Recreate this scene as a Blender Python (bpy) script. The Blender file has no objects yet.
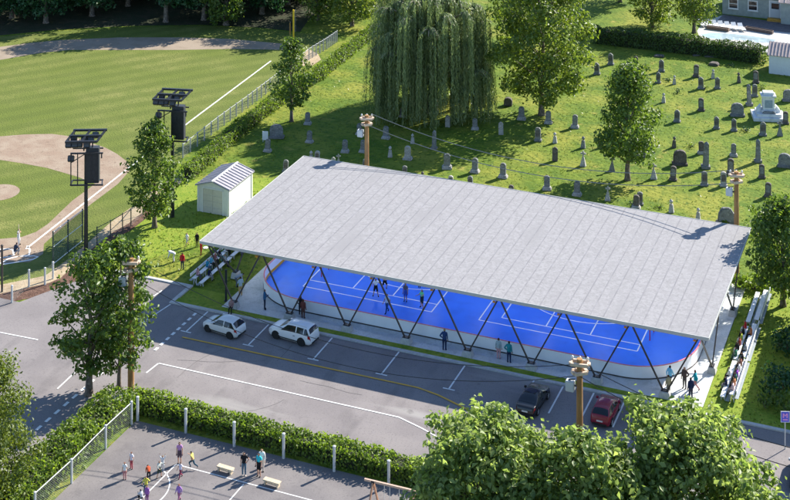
import bpy, bmesh, math, random
import numpy as np
from mathutils import Vector, Matrix
R = math.radians
random.seed(7)
sc = bpy.context.scene
COL = sc.collection

# ------------------------------------------------------------------ site frame
# world x runs along the pavilion, y across it (metres); the survey of the photo gives ground points
F_, CH, YH = 1473.0, 70.0, -410.0
A_ = R(22.2); CA, SA = math.cos(A_), math.sin(A_)
OX, OY = -19.14, 144.6
def W(X, Y):
    X -= OX; Y -= OY
    return (X*CA - Y*SA, X*SA + Y*CA)
def P(x, y, z=0.0):
    Z = F_*(CH - z)/(y - YH)
    return W((x-395.0)*Z/F_, Z)
def PPM(y): return (y - YH)/CH      # picture scale at a ground row, for sizes

# ------------------------------------------------------------------ materials
MATS = {}
def mat(name, col, rough=0.7, var=0.0, scale=3.0, bump=0.0, bscale=None, metal=0.0, col2=None, detail=4.0, spec=0.4):
    if name in MATS: return MATS[name]
    m = bpy.data.materials.new(name); m.use_nodes = True
    nt = m.node_tree; b = nt.nodes['Principled BSDF']
    b.inputs['Roughness'].default_value = rough; b.inputs['Metallic'].default_value = metal
    b.inputs['Specular IOR Level'].default_value = spec
    c4 = (*col, 1)
    b.inputs['Base Color'].default_value = c4
    if var > 0 or col2 or bump > 0:
        tc = nt.nodes.new('ShaderNodeTexCoord')
        n = nt.nodes.new('ShaderNodeTexNoise'); n.inputs['Scale'].default_value = scale; n.inputs['Detail'].default_value = detail
        nt.links.new(tc.outputs['Object'], n.inputs['Vector'])
        if var > 0 or col2:
            r = nt.nodes.new('ShaderNodeValToRGB')
            r.color_ramp.elements[0].position = 0.3; r.color_ramp.elements[1].position = 0.7
            if col2: r.color_ramp.elements[0].color = c4; r.color_ramp.elements[1].color = (*col2, 1)
            else:
                r.color_ramp.elements[0].color = (*[max(0, c*(1-var)) for c in col], 1)
                r.color_ramp.elements[1].color = (*[min(1, c*(1+var)) for c in col], 1)
            nt.links.new(n.outputs['Fac'], r.inputs['Fac']); nt.links.new(r.outputs['Color'], b.inputs['Base Color'])
        if bump > 0:
            bp = nt.nodes.new('ShaderNodeBump'); bp.inputs['Strength'].default_value = bump; bp.inputs['Distance'].default_value = 0.1
            if bscale:
                n2 = nt.nodes.new('ShaderNodeTexNoise'); n2.inputs['Scale'].default_value = bscale; n2.inputs['Detail'].default_value = 3
                nt.links.new(tc.outputs['Object'], n2.inputs['Vector']); nt.links.new(n2.outputs['Fac'], bp.inputs['Height'])
            else: nt.links.new(n.outputs['Fac'], bp.inputs['Height'])
            nt.links.new(bp.outputs['Normal'], b.inputs['Normal'])
    MATS[name] = m
    return m

def layered(name, base, layers, rough=0.9, bump=0.0, bscale=8.0, stripe=None, spec=0.2, bdist=0.15):
    """base colour plus noise-driven layers [(colour, scale, lo, hi, detail, stretch)]"""
    m = bpy.data.materials.new(name); m.use_nodes = True
    nt = m.node_tree; N = nt.nodes; L = nt.links; b = N['Principled BSDF']
    b.inputs['Roughness'].default_value = rough; b.inputs['Specular IOR Level'].default_value = spec
    tc = N.new('ShaderNodeTexCoord')
    rgb = N.new('ShaderNodeRGB'); rgb.outputs[0].default_value = (*base, 1)
    cur = rgb.outputs[0]
    for (c, s, lo, hi, d, st) in layers:
        mp = N.new('ShaderNodeMapping'); mp.inputs['Scale'].default_value = st
        L.new(tc.outputs['Object'], mp.inputs['Vector'])
        n = N.new('ShaderNodeTexNoise'); n.inputs['Scale'].default_value = s; n.inputs['Detail'].default_value = d
        L.new(mp.outputs['Vector'], n.inputs['Vector'])
        mr = N.new('ShaderNodeMapRange'); mr.inputs['From Min'].default_value = lo; mr.inputs['From Max'].default_value = hi
        L.new(n.outputs['Fac'], mr.inputs['Value'])
        mx = N.new('ShaderNodeMix'); mx.data_type = 'RGBA'
        L.new(mr.outputs['Result'], mx.inputs['Factor']); L.new(cur, mx.inputs['A']); mx.inputs['B'].default_value = (*c, 1)
        cur = mx.outputs['Result']
    if stripe:
        (ang, period, c, amt) = stripe
        mp = N.new('ShaderNodeMapping'); mp.inputs['Rotation'].default_value = (0, 0, ang)
        L.new(tc.outputs['Object'], mp.inputs['Vector'])
        wv = N.new('ShaderNodeTexWave'); wv.bands_direction = 'Y'; wv.inputs['Scale'].default_value = 2*math.pi/period/20.0
        wv.inputs['Distortion'].default_value = 0.6; wv.inputs['Detail'].default_value = 2; wv.inputs['Detail Scale'].default_value = 0.4
        L.new(mp.outputs['Vector'], wv.inputs['Vector'])
        mr = N.new('ShaderNodeMapRange'); mr.inputs['From Min'].default_value = .25; mr.inputs['From Max'].default_value = .75
        mr.inputs['To Max'].default_value = amt; L.new(wv.outputs['Fac'], mr.inputs['Value'])
        mx = N.new('ShaderNodeMix'); mx.data_type = 'RGBA'
        L.new(mr.outputs['Result'], mx.inputs['Factor']); L.new(cur, mx.inputs['A']); mx.inputs['B'].default_value = (*c, 1)
        cur = mx.outputs['Result']
    L.new(cur, b.inputs['Base Color'])
    if bump > 0:
        n = N.new('ShaderNodeTexNoise'); n.inputs['Scale'].default_value = bscale; n.inputs['Detail'].default_value = 5
        L.new(tc.outputs['Object'], n.inputs['Vector'])
        bp = N.new('ShaderNodeBump'); bp.inputs['Strength'].default_value = bump; bp.inputs['Distance'].default_value = bdist
        L.new(n.outputs['Fac'], bp.inputs['Height']); L.new(bp.outputs['Normal'], b.inputs['Normal'])
    MATS[name] = m
    return m

def leaf_mat(name, c0, c1, trans=0.35, tcol=None):
    m = bpy.data.materials.new(name); m.use_nodes = True
    nt = m.node_tree; N = nt.nodes; L = nt.links; b = N['Principled BSDF']
    b.inputs['Roughness'].default_value = 0.45; b.inputs['Specular IOR Level'].default_value = 0.45
    g = N.new('ShaderNodeNewGeometry'); r = N.new('ShaderNodeValToRGB')
    r.color_ramp.elements[0].color = (*c0, 1); r.color_ramp.elements[1].color = (*c1, 1)
    tc = N.new('ShaderNodeTexCoord'); n = N.new('ShaderNodeTexNoise'); n.inputs['Scale'].default_value = 0.45; n.inputs['Detail'].default_value = 2
    L.new(tc.outputs['Object'], n.inputs['Vector'])
    ad = N.new('ShaderNodeMath'); ad.operation = 'MULTIPLY_ADD'; ad.inputs[1].default_value = 0.6; 
    L.new(g.outputs['Random Per Island'], ad.inputs[0])
    mu = N.new('ShaderNodeMath'); mu.operation = 'MULTIPLY'; mu.inputs[1].default_value = 0.4
    L.new(n.outputs['Fac'], mu.inputs[0]); L.new(mu.outputs[0], ad.inputs[2])
    L.new(ad.outputs[0], r.inputs['Fac']); L.new(r.outputs['Color'], b.inputs['Base Color'])
    t = N.new('ShaderNodeBsdfTranslucent')
    mx = N.new('ShaderNodeMix'); mx.data_type = 'RGBA'; mx.blend_type = 'MULTIPLY'; mx.inputs['Factor'].default_value = 1
    L.new(r.outputs['Color'], mx.inputs['A']); mx.inputs['B'].default_value = (*(tcol or (1.5, 1.5, 0.6)), 1)
    L.new(mx.outputs['Result'], t.inputs['Color'])
    ms = N.new('ShaderNodeMixShader'); ms.inputs[0].default_value = trans
    L.new(b.outputs[0], ms.inputs[1]); L.new(t.outputs[0], ms.inputs[2])
    L.new(ms.outputs[0], N['Material Output'].inputs['Surface'])
    MATS[name] = m
    return m

def mesh_mat(name, col, cell=0.09, wire=0.16):
    """chain-link or netting: a woven wire pattern with real gaps"""
    m = bpy.data.materials.new(name); m.use_nodes = True
    nt = m.node_tree; N = nt.nodes; L = nt.links; b = N['Principled BSDF']
    b.inputs['Base Color'].default_value = (*col, 1); b.inputs['Roughness'].default_value = .5
    tc = N.new('ShaderNodeTexCoord'); sp = N.new('ShaderNodeSeparateXYZ'); L.new(tc.outputs['Object'], sp.inputs[0])
    s = N.new('ShaderNodeMath'); L.new(sp.outputs['X'], s.inputs[0]); L.new(sp.outputs['Y'], s.inputs[1])
    outs = []
    for op in ('ADD', 'SUBTRACT'):
        d = N.new('ShaderNodeMath'); d.operation = op; L.new(s.outputs[0], d.inputs[0]); L.new(sp.outputs['Z'], d.inputs[1])
        w = N.new('ShaderNodeMath'); w.operation = 'PINGPONG'; w.inputs[1].default_value = cell; L.new(d.outputs[0], w.inputs[0])
        l = N.new('ShaderNodeMath'); l.operation = 'LESS_THAN'; l.inputs[1].default_value = cell*wire; L.new(w.outputs[0], l.inputs[0])
        outs.append(l)
    mx = N.new('ShaderNodeMath'); mx.operation = 'MAXIMUM'; L.new(outs[0].outputs[0], mx.inputs[0]); L.new(outs[1].outputs[0], mx.inputs[1])
    t = N.new('ShaderNodeBsdfTransparent'); ms = N.new('ShaderNodeMixShader')
    L.new(mx.outputs[0], ms.inputs[0]); L.new(t.outputs[0], ms.inputs[1]); L.new(b.outputs[0], ms.inputs[2])
    L.new(ms.outputs[0], N['Material Output'].inputs['Surface'])
    return m

def paint(col, rough=0.6):
    k = 'paint_%.3f_%.3f_%.3f_%.2f' % (*col, rough)
    return mat(k, col, rough)
def cloth(col):
    return mat('cloth_%.3f_%.3f_%.3f' % col, col, 0.85, var=0.15, scale=14, spec=0.1)

ONE = (1, 1, 1)
M_lawn = layered('cemetery grass', (0.123, 0.178, 0.015), [((0.077, 0.134, 0.011), .35, .42, .6, 6, ONE), ((0.214, 0.226, 0.031), .13, .46, .64, 6, ONE),
        ((0.274, 0.246, 0.051), .45, .60, .74, 6, ONE), ((0.050, 0.100, 0.009), 1.6, .52, .7, 5, ONE), ((0.182, 0.218, 0.023), 2.6, .56, .72, 6, ONE)], bump=.8, bscale=1.8, bdist=.22)
M_yard = layered('long yellow green grass', (0.180, 0.243, 0.021), [((0.241, 0.283, 0.036), .8, .4, .62, 5, ONE), ((0.104, 0.175, 0.015), 2.2, .52, .7, 5, ONE),
        ((0.113, 0.215, 0.017), 5.0, .5, .7, 4, (1, 1, 1))], bump=.5, bscale=6, bdist=.12)
M_field = layered('mown field grass', (0.145, 0.170, 0.037), [((0.194, 0.202, 0.056), .3, .42, .65, 6, ONE), ((0.092, 0.127, 0.023), 2.2, .5, .72, 6, ONE), ((0.117, 0.150, 0.025), .09, .4, .6, 3, ONE)],
        bump=.7, bscale=5, stripe=(R(-52), 3.4, (0.086, 0.116, 0.020), .46))
M_dirt = layered('infield dirt', (0.281, 0.205, 0.149), [((0.326, 0.256, 0.190), .5, .4, .65, 6, ONE), ((0.210, 0.151, 0.108), 1.6, .55, .75, 6, ONE)], bump=.3, bscale=6)
M_tan = layered('tan sand path', (0.400, 0.312, 0.200), [((0.320, 0.240, 0.152), .6, .45, .7, 6, ONE), ((0.464, 0.384, 0.264), 1.9, .5, .7, 5, ONE)], bump=.3, bscale=5)
M_brown = layered('brown bark mulch', (.12, .065, .045), [((.19, .11, .08), 1.5, .45, .65, 6, ONE), ((.07, .04, .03), 3.5, .5, .7, 5, ONE)], bump=.8, bscale=9)
M_track = layered('warning track grit', (0.303, 0.246, 0.187), [((0.250, 0.200, 0.146), .4, .45, .65, 6, ONE)], bump=.2)
M_asph = layered('asphalt', (0.199, 0.179, 0.177), [((0.242, 0.219, 0.213), .22, .42, .66, 6, ONE), ((0.142, 0.128, 0.128), .5, .55, .75, 6, (1, .35, 1)),
        ((0.247, 0.223, 0.215), .12, .6, .74, 5, (.35, 1.5, 1)), ((0.133, 0.121, 0.122), 9.0, .55, .75, 3, ONE), ((0.228, 0.209, 0.203), 16.0, .56, .7, 2, ONE), ((0.300, 0.285, 0.269), .16, .60, .72, 6, (.25, 1.6, 1)), ((0.125, 0.117, 0.114), .75, .66, .80, 5, ONE)], bump=.25, bscale=22, bdist=.03, spec=.3)
M_asph2 = layered('pale worn asphalt', (0.306, 0.293, 0.293), [((0.383, 0.370, 0.365), .18, .42, .66, 6, (.3, 1.2, 1)), ((0.204, 0.191, 0.196), .4, .55, .75, 6, ONE),
        ((0.187, 0.178, 0.183), 10.0, .55, .75, 3, ONE)], bump=.2, bscale=20, bdist=.03, spec=.3)
M_court = layered('play court asphalt', (0.173, 0.158, 0.158), [((0.215, 0.196, 0.190), .3, .42, .66, 6, ONE), ((0.137, 0.125, 0.125), .7, .55, .75, 6, ONE), ((0.131, 0.122, 0.120), 11, .55, .72, 3, ONE),
        ((0.231, 0.213, 0.205), 15.0, .58, .72, 2, ONE)], bump=.25, bscale=22, bdist=.03)
M_conc = layered('concrete', (0.531, 0.549, 0.538), [((0.632, 0.647, 0.638), .5, .42, .62, 6, ONE), ((0.392, 0.410, 0.403), 1.2, .55, .75, 6, ONE), ((0.455, 0.476, 0.470), 7, .5, .7, 4, ONE)], bump=.2, bscale=14, bdist=.03)
M_kerb = layered('kerb concrete', (.46, .455, .44), [((.38, .38, .37), 1.0, .45, .7, 6, ONE), ((.55, .54, .52), 4.0, .5, .7, 4, ONE)], bump=.2, bscale=12, bdist=.02)
M_white = layered('road paint', (.74, .74, .72), [((.5, .49, .48), 2.0, .58, .75, 6, ONE), ((.62, .61, .6), 9.0, .5, .7, 4, ONE)], rough=.6)
M_chalk = layered('chalk', (.78, .77, .74), [((.66, .62, .56), 1.6, .5, .75, 6, ONE)], rough=.9)
M_yellow = layered('yellow road paint', (0.625, 0.351, 0.055), [((0.425, 0.286, 0.090), 1.6, .5, .72, 6, ONE)], rough=.6)
M_stone = layered('grey gravestone', (.21, .215, .21), [((.13, .135, .125), 2.2, .45, .65, 6, ONE), ((.34, .34, .33), 5, .55, .7, 5, ONE)], bump=.5, bscale=9, bdist=.04)
M_stone_d = layered('dark gravestone', (.13, .115, .105), [((.08, .072, .062), 2.5, .45, .65, 6, ONE), ((.3, .28, .26), 5, .58, .72, 5, ONE)], bump=.5, bscale=9, bdist=.04)
M_stone_l = layered('pale gravestone', (.40, .385, .36), [((.27, .26, .235), 2.5, .45, .65, 6, ONE), ((.6, .59, .57), 6, .55, .7, 5, ONE)], bump=.4, bscale=9, bdist=.04)
M_marble = layered('white marble', (.68, .7, .71), [((.5, .53, .55), 1.8, .5, .7, 6, ONE)], rough=.5, bump=.2, bscale=10, bdist=.03)
M_bark = layered('bark', (.19, .155, .125), [((.10, .08, .065), 5, .42, .6, 6, (1, 1, .25)), ((.28, .245, .21), 3, .55, .7, 5, ONE)], bump=.8, bscale=10, bdist=.05)
M_pole = layered('brown pole timber', (0.365, 0.203, 0.085), [((0.230, 0.119, 0.052), 3, .45, .65, 6, (1, 1, .12)), ((0.486, 0.301, 0.143), 6, .55, .7, 5, (1, 1, .12))], bump=.4, bscale=12, bdist=.02)
M_cream = mat('cream painted timber', (.62, .47, .34), .6, var=.12, scale=4)
M_timber = mat('pale bench timber', (.56, .46, .33), .7, var=.2, scale=6)
M_steel = mat('black steel', (.022, .024, .028), .42, var=.3, scale=4)
M_dsteel = mat('bronze brown steel', (.055, .045, .04), .45, var=.3, scale=2)
M_galv = mat('galvanised steel', (.52, .54, .55), .4, var=.12, scale=6, metal=.25)
M_alu = mat('white bleacher plank', (.78, .79, .8), .4, var=.06, scale=3)
M_leafA = leaf_mat('bright maple leaves', (.03, .08, .010), (.25, .31, .065), .46)
M_leafB = leaf_mat('mid green leaves', (.022, .068, .014), (.19, .27, .055), .46)
M_leafF = leaf_mat('sunny foreground leaves', (.03, .085, .016), (.41, .49, .17), .56, (1.35, 1.4, .8))
M_leafW = leaf_mat('willow leaves', (.08, .125, .045), (.34, .40, .17), .38, (1.1, 1.2, .85))
M_leafH = leaf_mat('hedge leaves', (.035, .085, .010), (.26, .36, .055), .56)
M_leafHd = leaf_mat('rear hedge leaves', (.032, .072, .012), (.095, .155, .025), .3)
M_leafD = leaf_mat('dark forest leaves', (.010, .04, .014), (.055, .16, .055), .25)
M_leafC = leaf_mat('olive cedar leaves', (.035, .07, .010), (.20, .26, .045), .4, (1.4, 1.3, .5))
M_core = mat('inner twigs', (.028, .034, .014), .9, var=.4, scale=3)
M_glass = mat('dark glass', (.012, .015, .018), .08, spec=.6)
M_rubber = mat('black rubber', (.018, .018, .018), .8)
M_chain = mesh_mat('chain link wire', (.36, .38, .37), .09, .06)
M_net = mesh_mat('green backstop net', (.07, .115, .095), .09, .34)

# ------------------------------------------------------------------ mesh building
class MB:
    def __init__(s): s.v = []; s.f = []; s.m = []
    def add(s, vs, fs, mi=0):
        o = len(s.v); s.v += [tuple(p) for p in vs]
        for f in fs: s.f.append(tuple(i+o for i in f)); s.m.append(mi)
    def box(s, x0, x1, y0, y1, z0, z1, mi=0, rot=0.0, piv=None):
        vs = [(x, y, z) for z in (z0, z1) for (x, y) in ((x0, y0), (x1, y0), (x1, y1), (x0, y1))]
        if rot:
            px, py = piv or ((x0+x1)/2, (y0+y1)/2); c, n = math.cos(rot), math.sin(rot)
            vs = [(px+(x-px)*c-(y-py)*n, py+(x-px)*n+(y-py)*c, z) for (x, y, z) in vs]
        s.add(vs, [(3,2,1,0), (4,5,6,7), (0,1,5,4), (1,2,6,5), (2,3,7,6), (3,0,4,7)], mi)
    def bar(s, p, q, w, h=None, mi=0):
        """rectangular bar between two points"""
        p = Vector(p); q = Vector(q); d = (q-p).normalized(); h = h or w
        up = Vector((0,0,1)) if abs(d.z) < .95 else Vector((0,1,0))
        a = d.cross(up).normalized()*w/2; b = a.cross(d).normalized()*h/2
        vs = [p-a-b, p+a-b, p+a+b, p-a+b, q-a-b, q+a-b, q+a+b, q-a+b]
        s.add(vs, [(0,1,2,3), (7,6,5,4), (4,5,1,0), (5,6,2,1), (6,7,3,2), (7,4,0,3)], mi)
    def tube(s, pts, rs, n=8, mi=0, cap=True):
        pts = [Vector(p) for p in pts]
        if not hasattr(rs, '__len__'): rs = [rs]*len(pts)
        rings = []; vs = []
        for i, p in enumerate(pts):
            d = (pts[min(i+1, len(pts)-1)] - pts[max(i-1, 0)])
            if d.length < 1e-9: d = Vector((0,0,1))
            d.normalize(); up = Vector((1,0,0)) if abs(d.x) < .9 else Vector((0,1,0))
            a = d.cross(up).normalized(); b = d.cross(a)
            for k in range(n):
                t = 2*math.pi*k/n; vs.append(p + (a*math.cos(t)+b*math.sin(t))*rs[i])
        fs = []
        for i in range(len(pts)-1):
            for k in range(n):
                k2 = (k+1) % n; fs.append((i*n+k, i*n+k2, (i+1)*n+k2, (i+1)*n+k))
        if cap: fs.append(tuple(range(n-1, -1, -1))); fs.append(tuple((len(pts)-1)*n+k for k in range(n)))
        s.add(vs, fs, mi)
    def prism(s, poly, z0, z1, mi=0):
        n = len(poly)
        vs = [(x, y, z0) for x, y in poly] + [(x, y, z1) for x, y in poly]
        fs = [tuple(range(n-1, -1, -1)), tuple(range(n, 2*n))] + [(i, (i+1) % n, n+(i+1) % n, n+i) for i in range(n)]
        s.add(vs, fs, mi)
    def extrude_y(s, poly, y0, y1, mi=0):
        """poly in x,z extruded along y"""
        n = len(poly)
        vs = [(x, y0, z) for x, z in poly] + [(x, y1, z) for x, z in poly]
        fs = [tuple(range(n)), tuple(range(2*n-1, n-1, -1))] + [((i+1) % n, i, n+i, n+(i+1) % n) for i in range(n)]
        s.add(vs, fs, mi)
    def lathe(s, prof, n=12, c=(0,0), mi=0, sq=1.0):
        vs = []; fs = []
        for (r, z) in prof:
            for k in range(n):
                t = 2*math.pi*k/n; vs.append((c[0]+r*math.cos(t), c[1]+r*math.sin(t)*sq, z))
        for i in range(len(prof)-1):
            for k in range(n):
                k2 = (k+1) % n; fs.append((i*n+k, i*n+k2, (i+1)*n+k2, (i+1)*n+k))
        fs.append(tuple(range(n-1, -1, -1))); fs.append(tuple((len(prof)-1)*n+k for k in range(n)))
        s.add(vs, fs, mi)
    def build(s, name, mats, parent=None, loc=None, rotz=0.0, smooth=False, bevel=0.0, recalc=True):
        me = bpy.data.meshes.new(name); me.from_pydata(s.v, [], s.f)
        if not isinstance(mats, (list, tuple)): mats = [mats]
        for m in mats: me.materials.append(m)
        if len(mats) > 1: me.polygons.foreach_set('material_index', s.m)
        if recalc or bevel:
            bm = bmesh.new(); bm.from_mesh(me)
            if recalc: bmesh.ops.recalc_face_normals(bm, faces=bm.faces)
            if bevel: bmesh.ops.bevel(bm, geom=[e for e in bm.edges if len(e.link_faces) == 2 and e.calc_face_angle(0) > .6], offset=bevel, segments=2, affect='EDGES', clamp_overlap=True)
            bm.to_mesh(me); bm.free()
        if smooth: me.polygons.foreach_set('use_smooth', [True]*len(me.polygons))
        o = bpy.data.objects.new(name, me); COL.objects.link(o)
        if parent: o.parent = parent
        if loc: o.location = loc
        o.rotation_euler.z = rotz
        return o

def tag(o, label=None, cat=None, group=None, kind=None):
    if label: o['label'] = label
    if cat: o['category'] = cat
    if group: o['group'] = group
    if kind: o['kind'] = kind
    return o
def thing(name, label, cat, loc=(0,0,0), rotz=0.0, group=None):
    o = bpy.data.objects.new(name, None); COL.objects.link(o)
    o.location = (*loc, 0) if len(loc) == 2 else loc; o.rotation_euler.z = rotz
    return tag(o, label, cat, group)
def copy_tree(o, parent=None):
    c = o.copy(); COL.objects.link(c)
    if parent: c.parent = parent
    for ch in list(o.children): copy_tree(ch, c)
    return c
def sheet(name, poly, z, m, kind='structure', label=None):
    b = MB(); b.add([(x, y, z) for x, y in poly], [tuple(range(len(poly)))])
    o = b.build(name, m, recalc=False)
    if o.data.polygons[0].normal.z < 0: o.data.flip_normals()
    return tag(o, label, None, None, kind)
def strips(name, paths, w, z, m, kind='structure'):
    """flat painted strips along polylines, one mesh"""
    b = MB()
    for pts in paths:
        pts = [Vector((p[0], p[1])) for p in pts]; L = []; Rr = []
        for i, p in enumerate(pts):
            d = (pts[min(i+1, len(pts)-1)] - pts[max(i-1, 0)]).normalized(); n = Vector((-d.y, d.x))*w/2
            L.append(p+n); Rr.append(p-n)
        vs = [(q.x, q.y, z) for q in L+Rr]; k = len(pts)
        b.add(vs, [(k+i, k+i+1, i+1, i) for i in range(k-1)])
    o = b.build(name, m, recalc=False); return tag(o, kind=kind)
def arc(cx, cy, r, a0, a1, n=24):
    return [(cx+r*math.cos(R(a0+(a1-a0)*i/n)), cy+r*math.sin(R(a0+(a1-a0)*i/n))) for i in range(n+1)]

# ------------------------------------------------------------------ the ground
big = 1600
sheet('ground', [(-big, -big), (big, -big), (big, big), (-big, big)], 0.0, M_lawn)
# long grass around the pavilion
sheet('lawn', [(-12, 2.6), (2.4, 2.6), (2.4, -.9), (-2.5, -.9), (-2.5, 2.6), (-16, 2.6), (-16.5, 26), (-8, 30), (2.4, 26)], .004, M_yard)
sheet('grass_verge', [(49.15, -1.0), (75, -1.0), (75, 25), (49.15, 25)], .004, M_yard)
# baseball field
fp = [P(0, 286), P(45, 276), P(66, 261), P(90, 240), P(125, 213), P(150, 192), P(182, 158), P(218, 128), P(250, 104), P(275, 84), P(300, 62), P(330, 36)]
fl = fp + [P(300, 33), P(250, 28), P(200, 26), P(130, 27), P(60, 31), P(0, 37), P(-120, 60)] + [P(-260, 130), P(-260, 300), P(-80, 300)]
sheet('field_lawn', fl, .008, M_field)
track = [P(-60, 52), P(0, 47), P(30, 43), P(62, 40), P(120, 37.5), P(180, 37.5), P(230, 39), P(285, 44), P(300, 46),
         P(290, 50), P(230, 49), P(180, 50), P(120, 50), P(70, 50), P(40, 53), P(0, 60), P(-60, 70)]
sheet('warning_track', track, .012, M_track)
dirt = [P(-60, 141), P(0, 136.5), P(25, 134.5), P(52, 134), P(75, 137), P(91, 143), P(106, 148), P(117, 154), P(127, 161.6), P(131, 168), P(118, 171), P(98, 179), P(72, 197), P(52, 220), P(50, 228),
        P(36, 233), P(22, 238), P(0, 240), P(-60, 245), P(-60, 268), P(0, 263), P(30, 262), P(42, 255), P(43, 244), P(60, 231), P(78, 219), P(108, 196), P(100, 178.5), P(131, 168)]
inf = [P(-60, 141), P(0, 136.5), P(25, 134.5), P(52, 134), P(75, 137), P(91, 143), P(106, 148), P(117, 154), P(127, 161.6), P(131, 169),
       P(118, 184), P(90, 205), P(62, 228), P(44, 244), P(43, 254), P(30, 262), P(0, 264), P(-60, 270), P(-60, 241),
       P(0, 239), P(22, 237), P(36, 232), P(48, 224), P(72, 201), P(95, 184), P(78, 177), P(47, 168), P(20, 163), P(0, 160), P(-60, 160)]
sheet('infield_dirt', inf, .014, M_dirt)
sheet('woodland_floor', [P(-150, 44), P(0, 35.5), P(60, 29.5), P(130, 26), P(200, 25), P(255, 27.5), P(300, 32), P(310, 18), P(350, -8), P(345, -60), P(-150, -60)], .020, layered('shade-darkened litter', (.035, .042, .022), [((.06, .055, .034), .5, .45, .65, 6, ONE), ((.03, .045, .018), 1.2, .5, .7, 6, ONE)], bump=.6))  # leaf litter with the deep tree shade put into its dark colour
mc = P(-1, 192.5); sheet('pitchers_mound', arc(mc[0], mc[1], 2.35, 0, 360, 28)[:-1], .016, M_dirt)
b1, b2 = P(26, 249), P(271, 61)
strips('foul_line', [[b1, P(130, 167), P(200, 114), b2]], .22, .02, M_chalk)
strips('batting_box_marking', [[P(27, 246), P(30, 250), P(29, 255), P(18, 256.5)], [P(-10, 250), P(8, 249), P(13, 250), P(14, 255.5), P(8, 257), P(0, 258)],
                              [P(-10, 266), P(2, 263), P(8, 259), P(18, 256.5), P(34, 256), P(38, 257), P(33, 259.5), P(16, 262.5), P(3, 264.5)]], .2, .02, M_chalk)
# sand path, mulch strip along the field fence
tanp = [P(-40, 294), P(0, 285), P(45, 276), P(66, 261), P(90, 241), P(110, 223), P(136, 204), P(163, 183), P(187, 173), P(189, 177), P(172, 190), P(150, 207), P(128, 224), P(112, 233), P(88, 252), P(61, 278), P(48, 283.5), P(32, 287), P(0, 294), P(-40, 303)]
sheet('sand_path', tanp, .024, M_tan)
mul = [P(-40, 303), P(0, 294), P(32, 287), P(48, 283.5), P(61, 278), P(88, 252), P(112, 233), P(128, 224), P(150, 207), P(152, 214), P(130, 231), P(112, 240), P(96, 256), P(75, 284), P(43, 296), P(0, 304), P(-40, 313)]
sheet('mulch_strip', mul, .028, M_brown)
sheet('bare_dirt_patch', [P(300, 56), P(308, 49), P(318, 54), P(321, 60), P(312, 66), P(302, 66)], .032, M_tan)
# paved ground
sheet('road', [(-150, -6.6), (-16.5, -6.6), (-12.5, 2.4), (-2.55, 2.4), (-2.55, -1.2), (150, -1.2), (150, -16.9), (3.2, -16.9), (1.6, -19), (1.6, -60), (-150, -60)], .036, M_asph)
sheet('sport_court', [(5.3, -20.0), (60, -20.0), (60, -60), (5.3, -60)], .044, M_court)
for nm, poly in (('kerb', [(-2.75, -1.22), (49.2, -1.22), (49.2, -.84), (-2.35, -.84), (-2.35, 2.75), (-16, 2.75), (-16, 2.4), (-2.75, 2.4)]),
                 ('kerb', [(49.2, -1.22), (76, -1.22), (76, -.84), (49.2, -.84)])):
    b = MB(); b.prism(poly, 0.0, .15); tag(b.build(nm, M_kerb), kind='structure')
b = MB(); b.prism([(-2.34, -.835), (49.1, -.835), (49.1, -.06), (-2.34, -.06)], 0, .13); tag(b.build('verge_strip', M_yard), kind='structure')
b = MB(); b.prism([(2.4, -.055), (49.1, -.055), (49.1, 23.6), (2.4, 23.6)], 0, .1); tag(b.build('pavement', M_conc), kind='structure')

zm = .06
rk_ = random.Random(12); crk = []
for i in range(6):
    x, y = rk_.uniform(-8, 34), rk_.uniform(-16.5, -2); a = rk_.choice([0, 0, R(90), R(20)])+rk_.uniform(-.3, .3); q = [(x, y)]
    for k in range(rk_.randint(6, 16)):
        a += rk_.uniform(-.16, .16); x += .5*math.cos(a); y += .5*math.sin(a)
        if -16.7 < y < -1.5: q.append((x, y))
    if len(q) > 3: crk.append(q)
strips('road_crack', crk, .028, .046, mat('crack filler', (.05, .048, .05), .8))
lines = [[(2.23, -11.35), (25.6, -11.2), (28, -12.0), (30.6, -13.1), (33, -15.2)], [(2.2, -11.4), (2.05, -13.2)],
         [(-14.5, -12.2), (-10.4, -12.0)], [(-3.95, -14.6), (-3.75, -18.4)], [(-4.76, .75), (-5.05, -1.9)], [(-2.5, -1.4), (-3.15, -5.9)],
         [(-30, -12.6), (-14.5, -12.2)]]
strips('road_marking', lines, .14, zm, M_white)
st = []
for s in (1.62, 8.22, 14.87, 21.6, 28.0): st += [[(s, -1.3), (s, -5.5)], [(s-.55, -5.5), (s+.55, -5.5)]]
for s in (34.5, 37.15, 39.92, 42.7, 45.4): st += [[(s, -1.3), (s, -5.85)]]
strips('parking_marking', st, .15, zm+.004, M_white)
strips('dashed_marking', [[(.7, -2-i*1.0), (.7, -2.55-i*1.0)] for i in range(8)] + [[(-1.63, -14.6-i*1.3), (-1.63, -15.3-i*1.3)] for i in range(8)], .28, zm+.008, M_white)
strips('yellow_marking', [[(1.8, -6.5), (25.4, -6.3), (27.5, -6.75), (30.3, -7.8), (32.2, -8.8), (34, -10.2)]], .2, zm+.012, M_yellow)
strips('court_line', [[(11.6, -24.15), (40, -24.4)], [(11.6, -24.2), (11.3, -34)], [(17.85, -24.4), (17.7, -34)], arc(9.6, -28.2, 3.3, 75, -60)], .1, .052, M_white)

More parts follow.
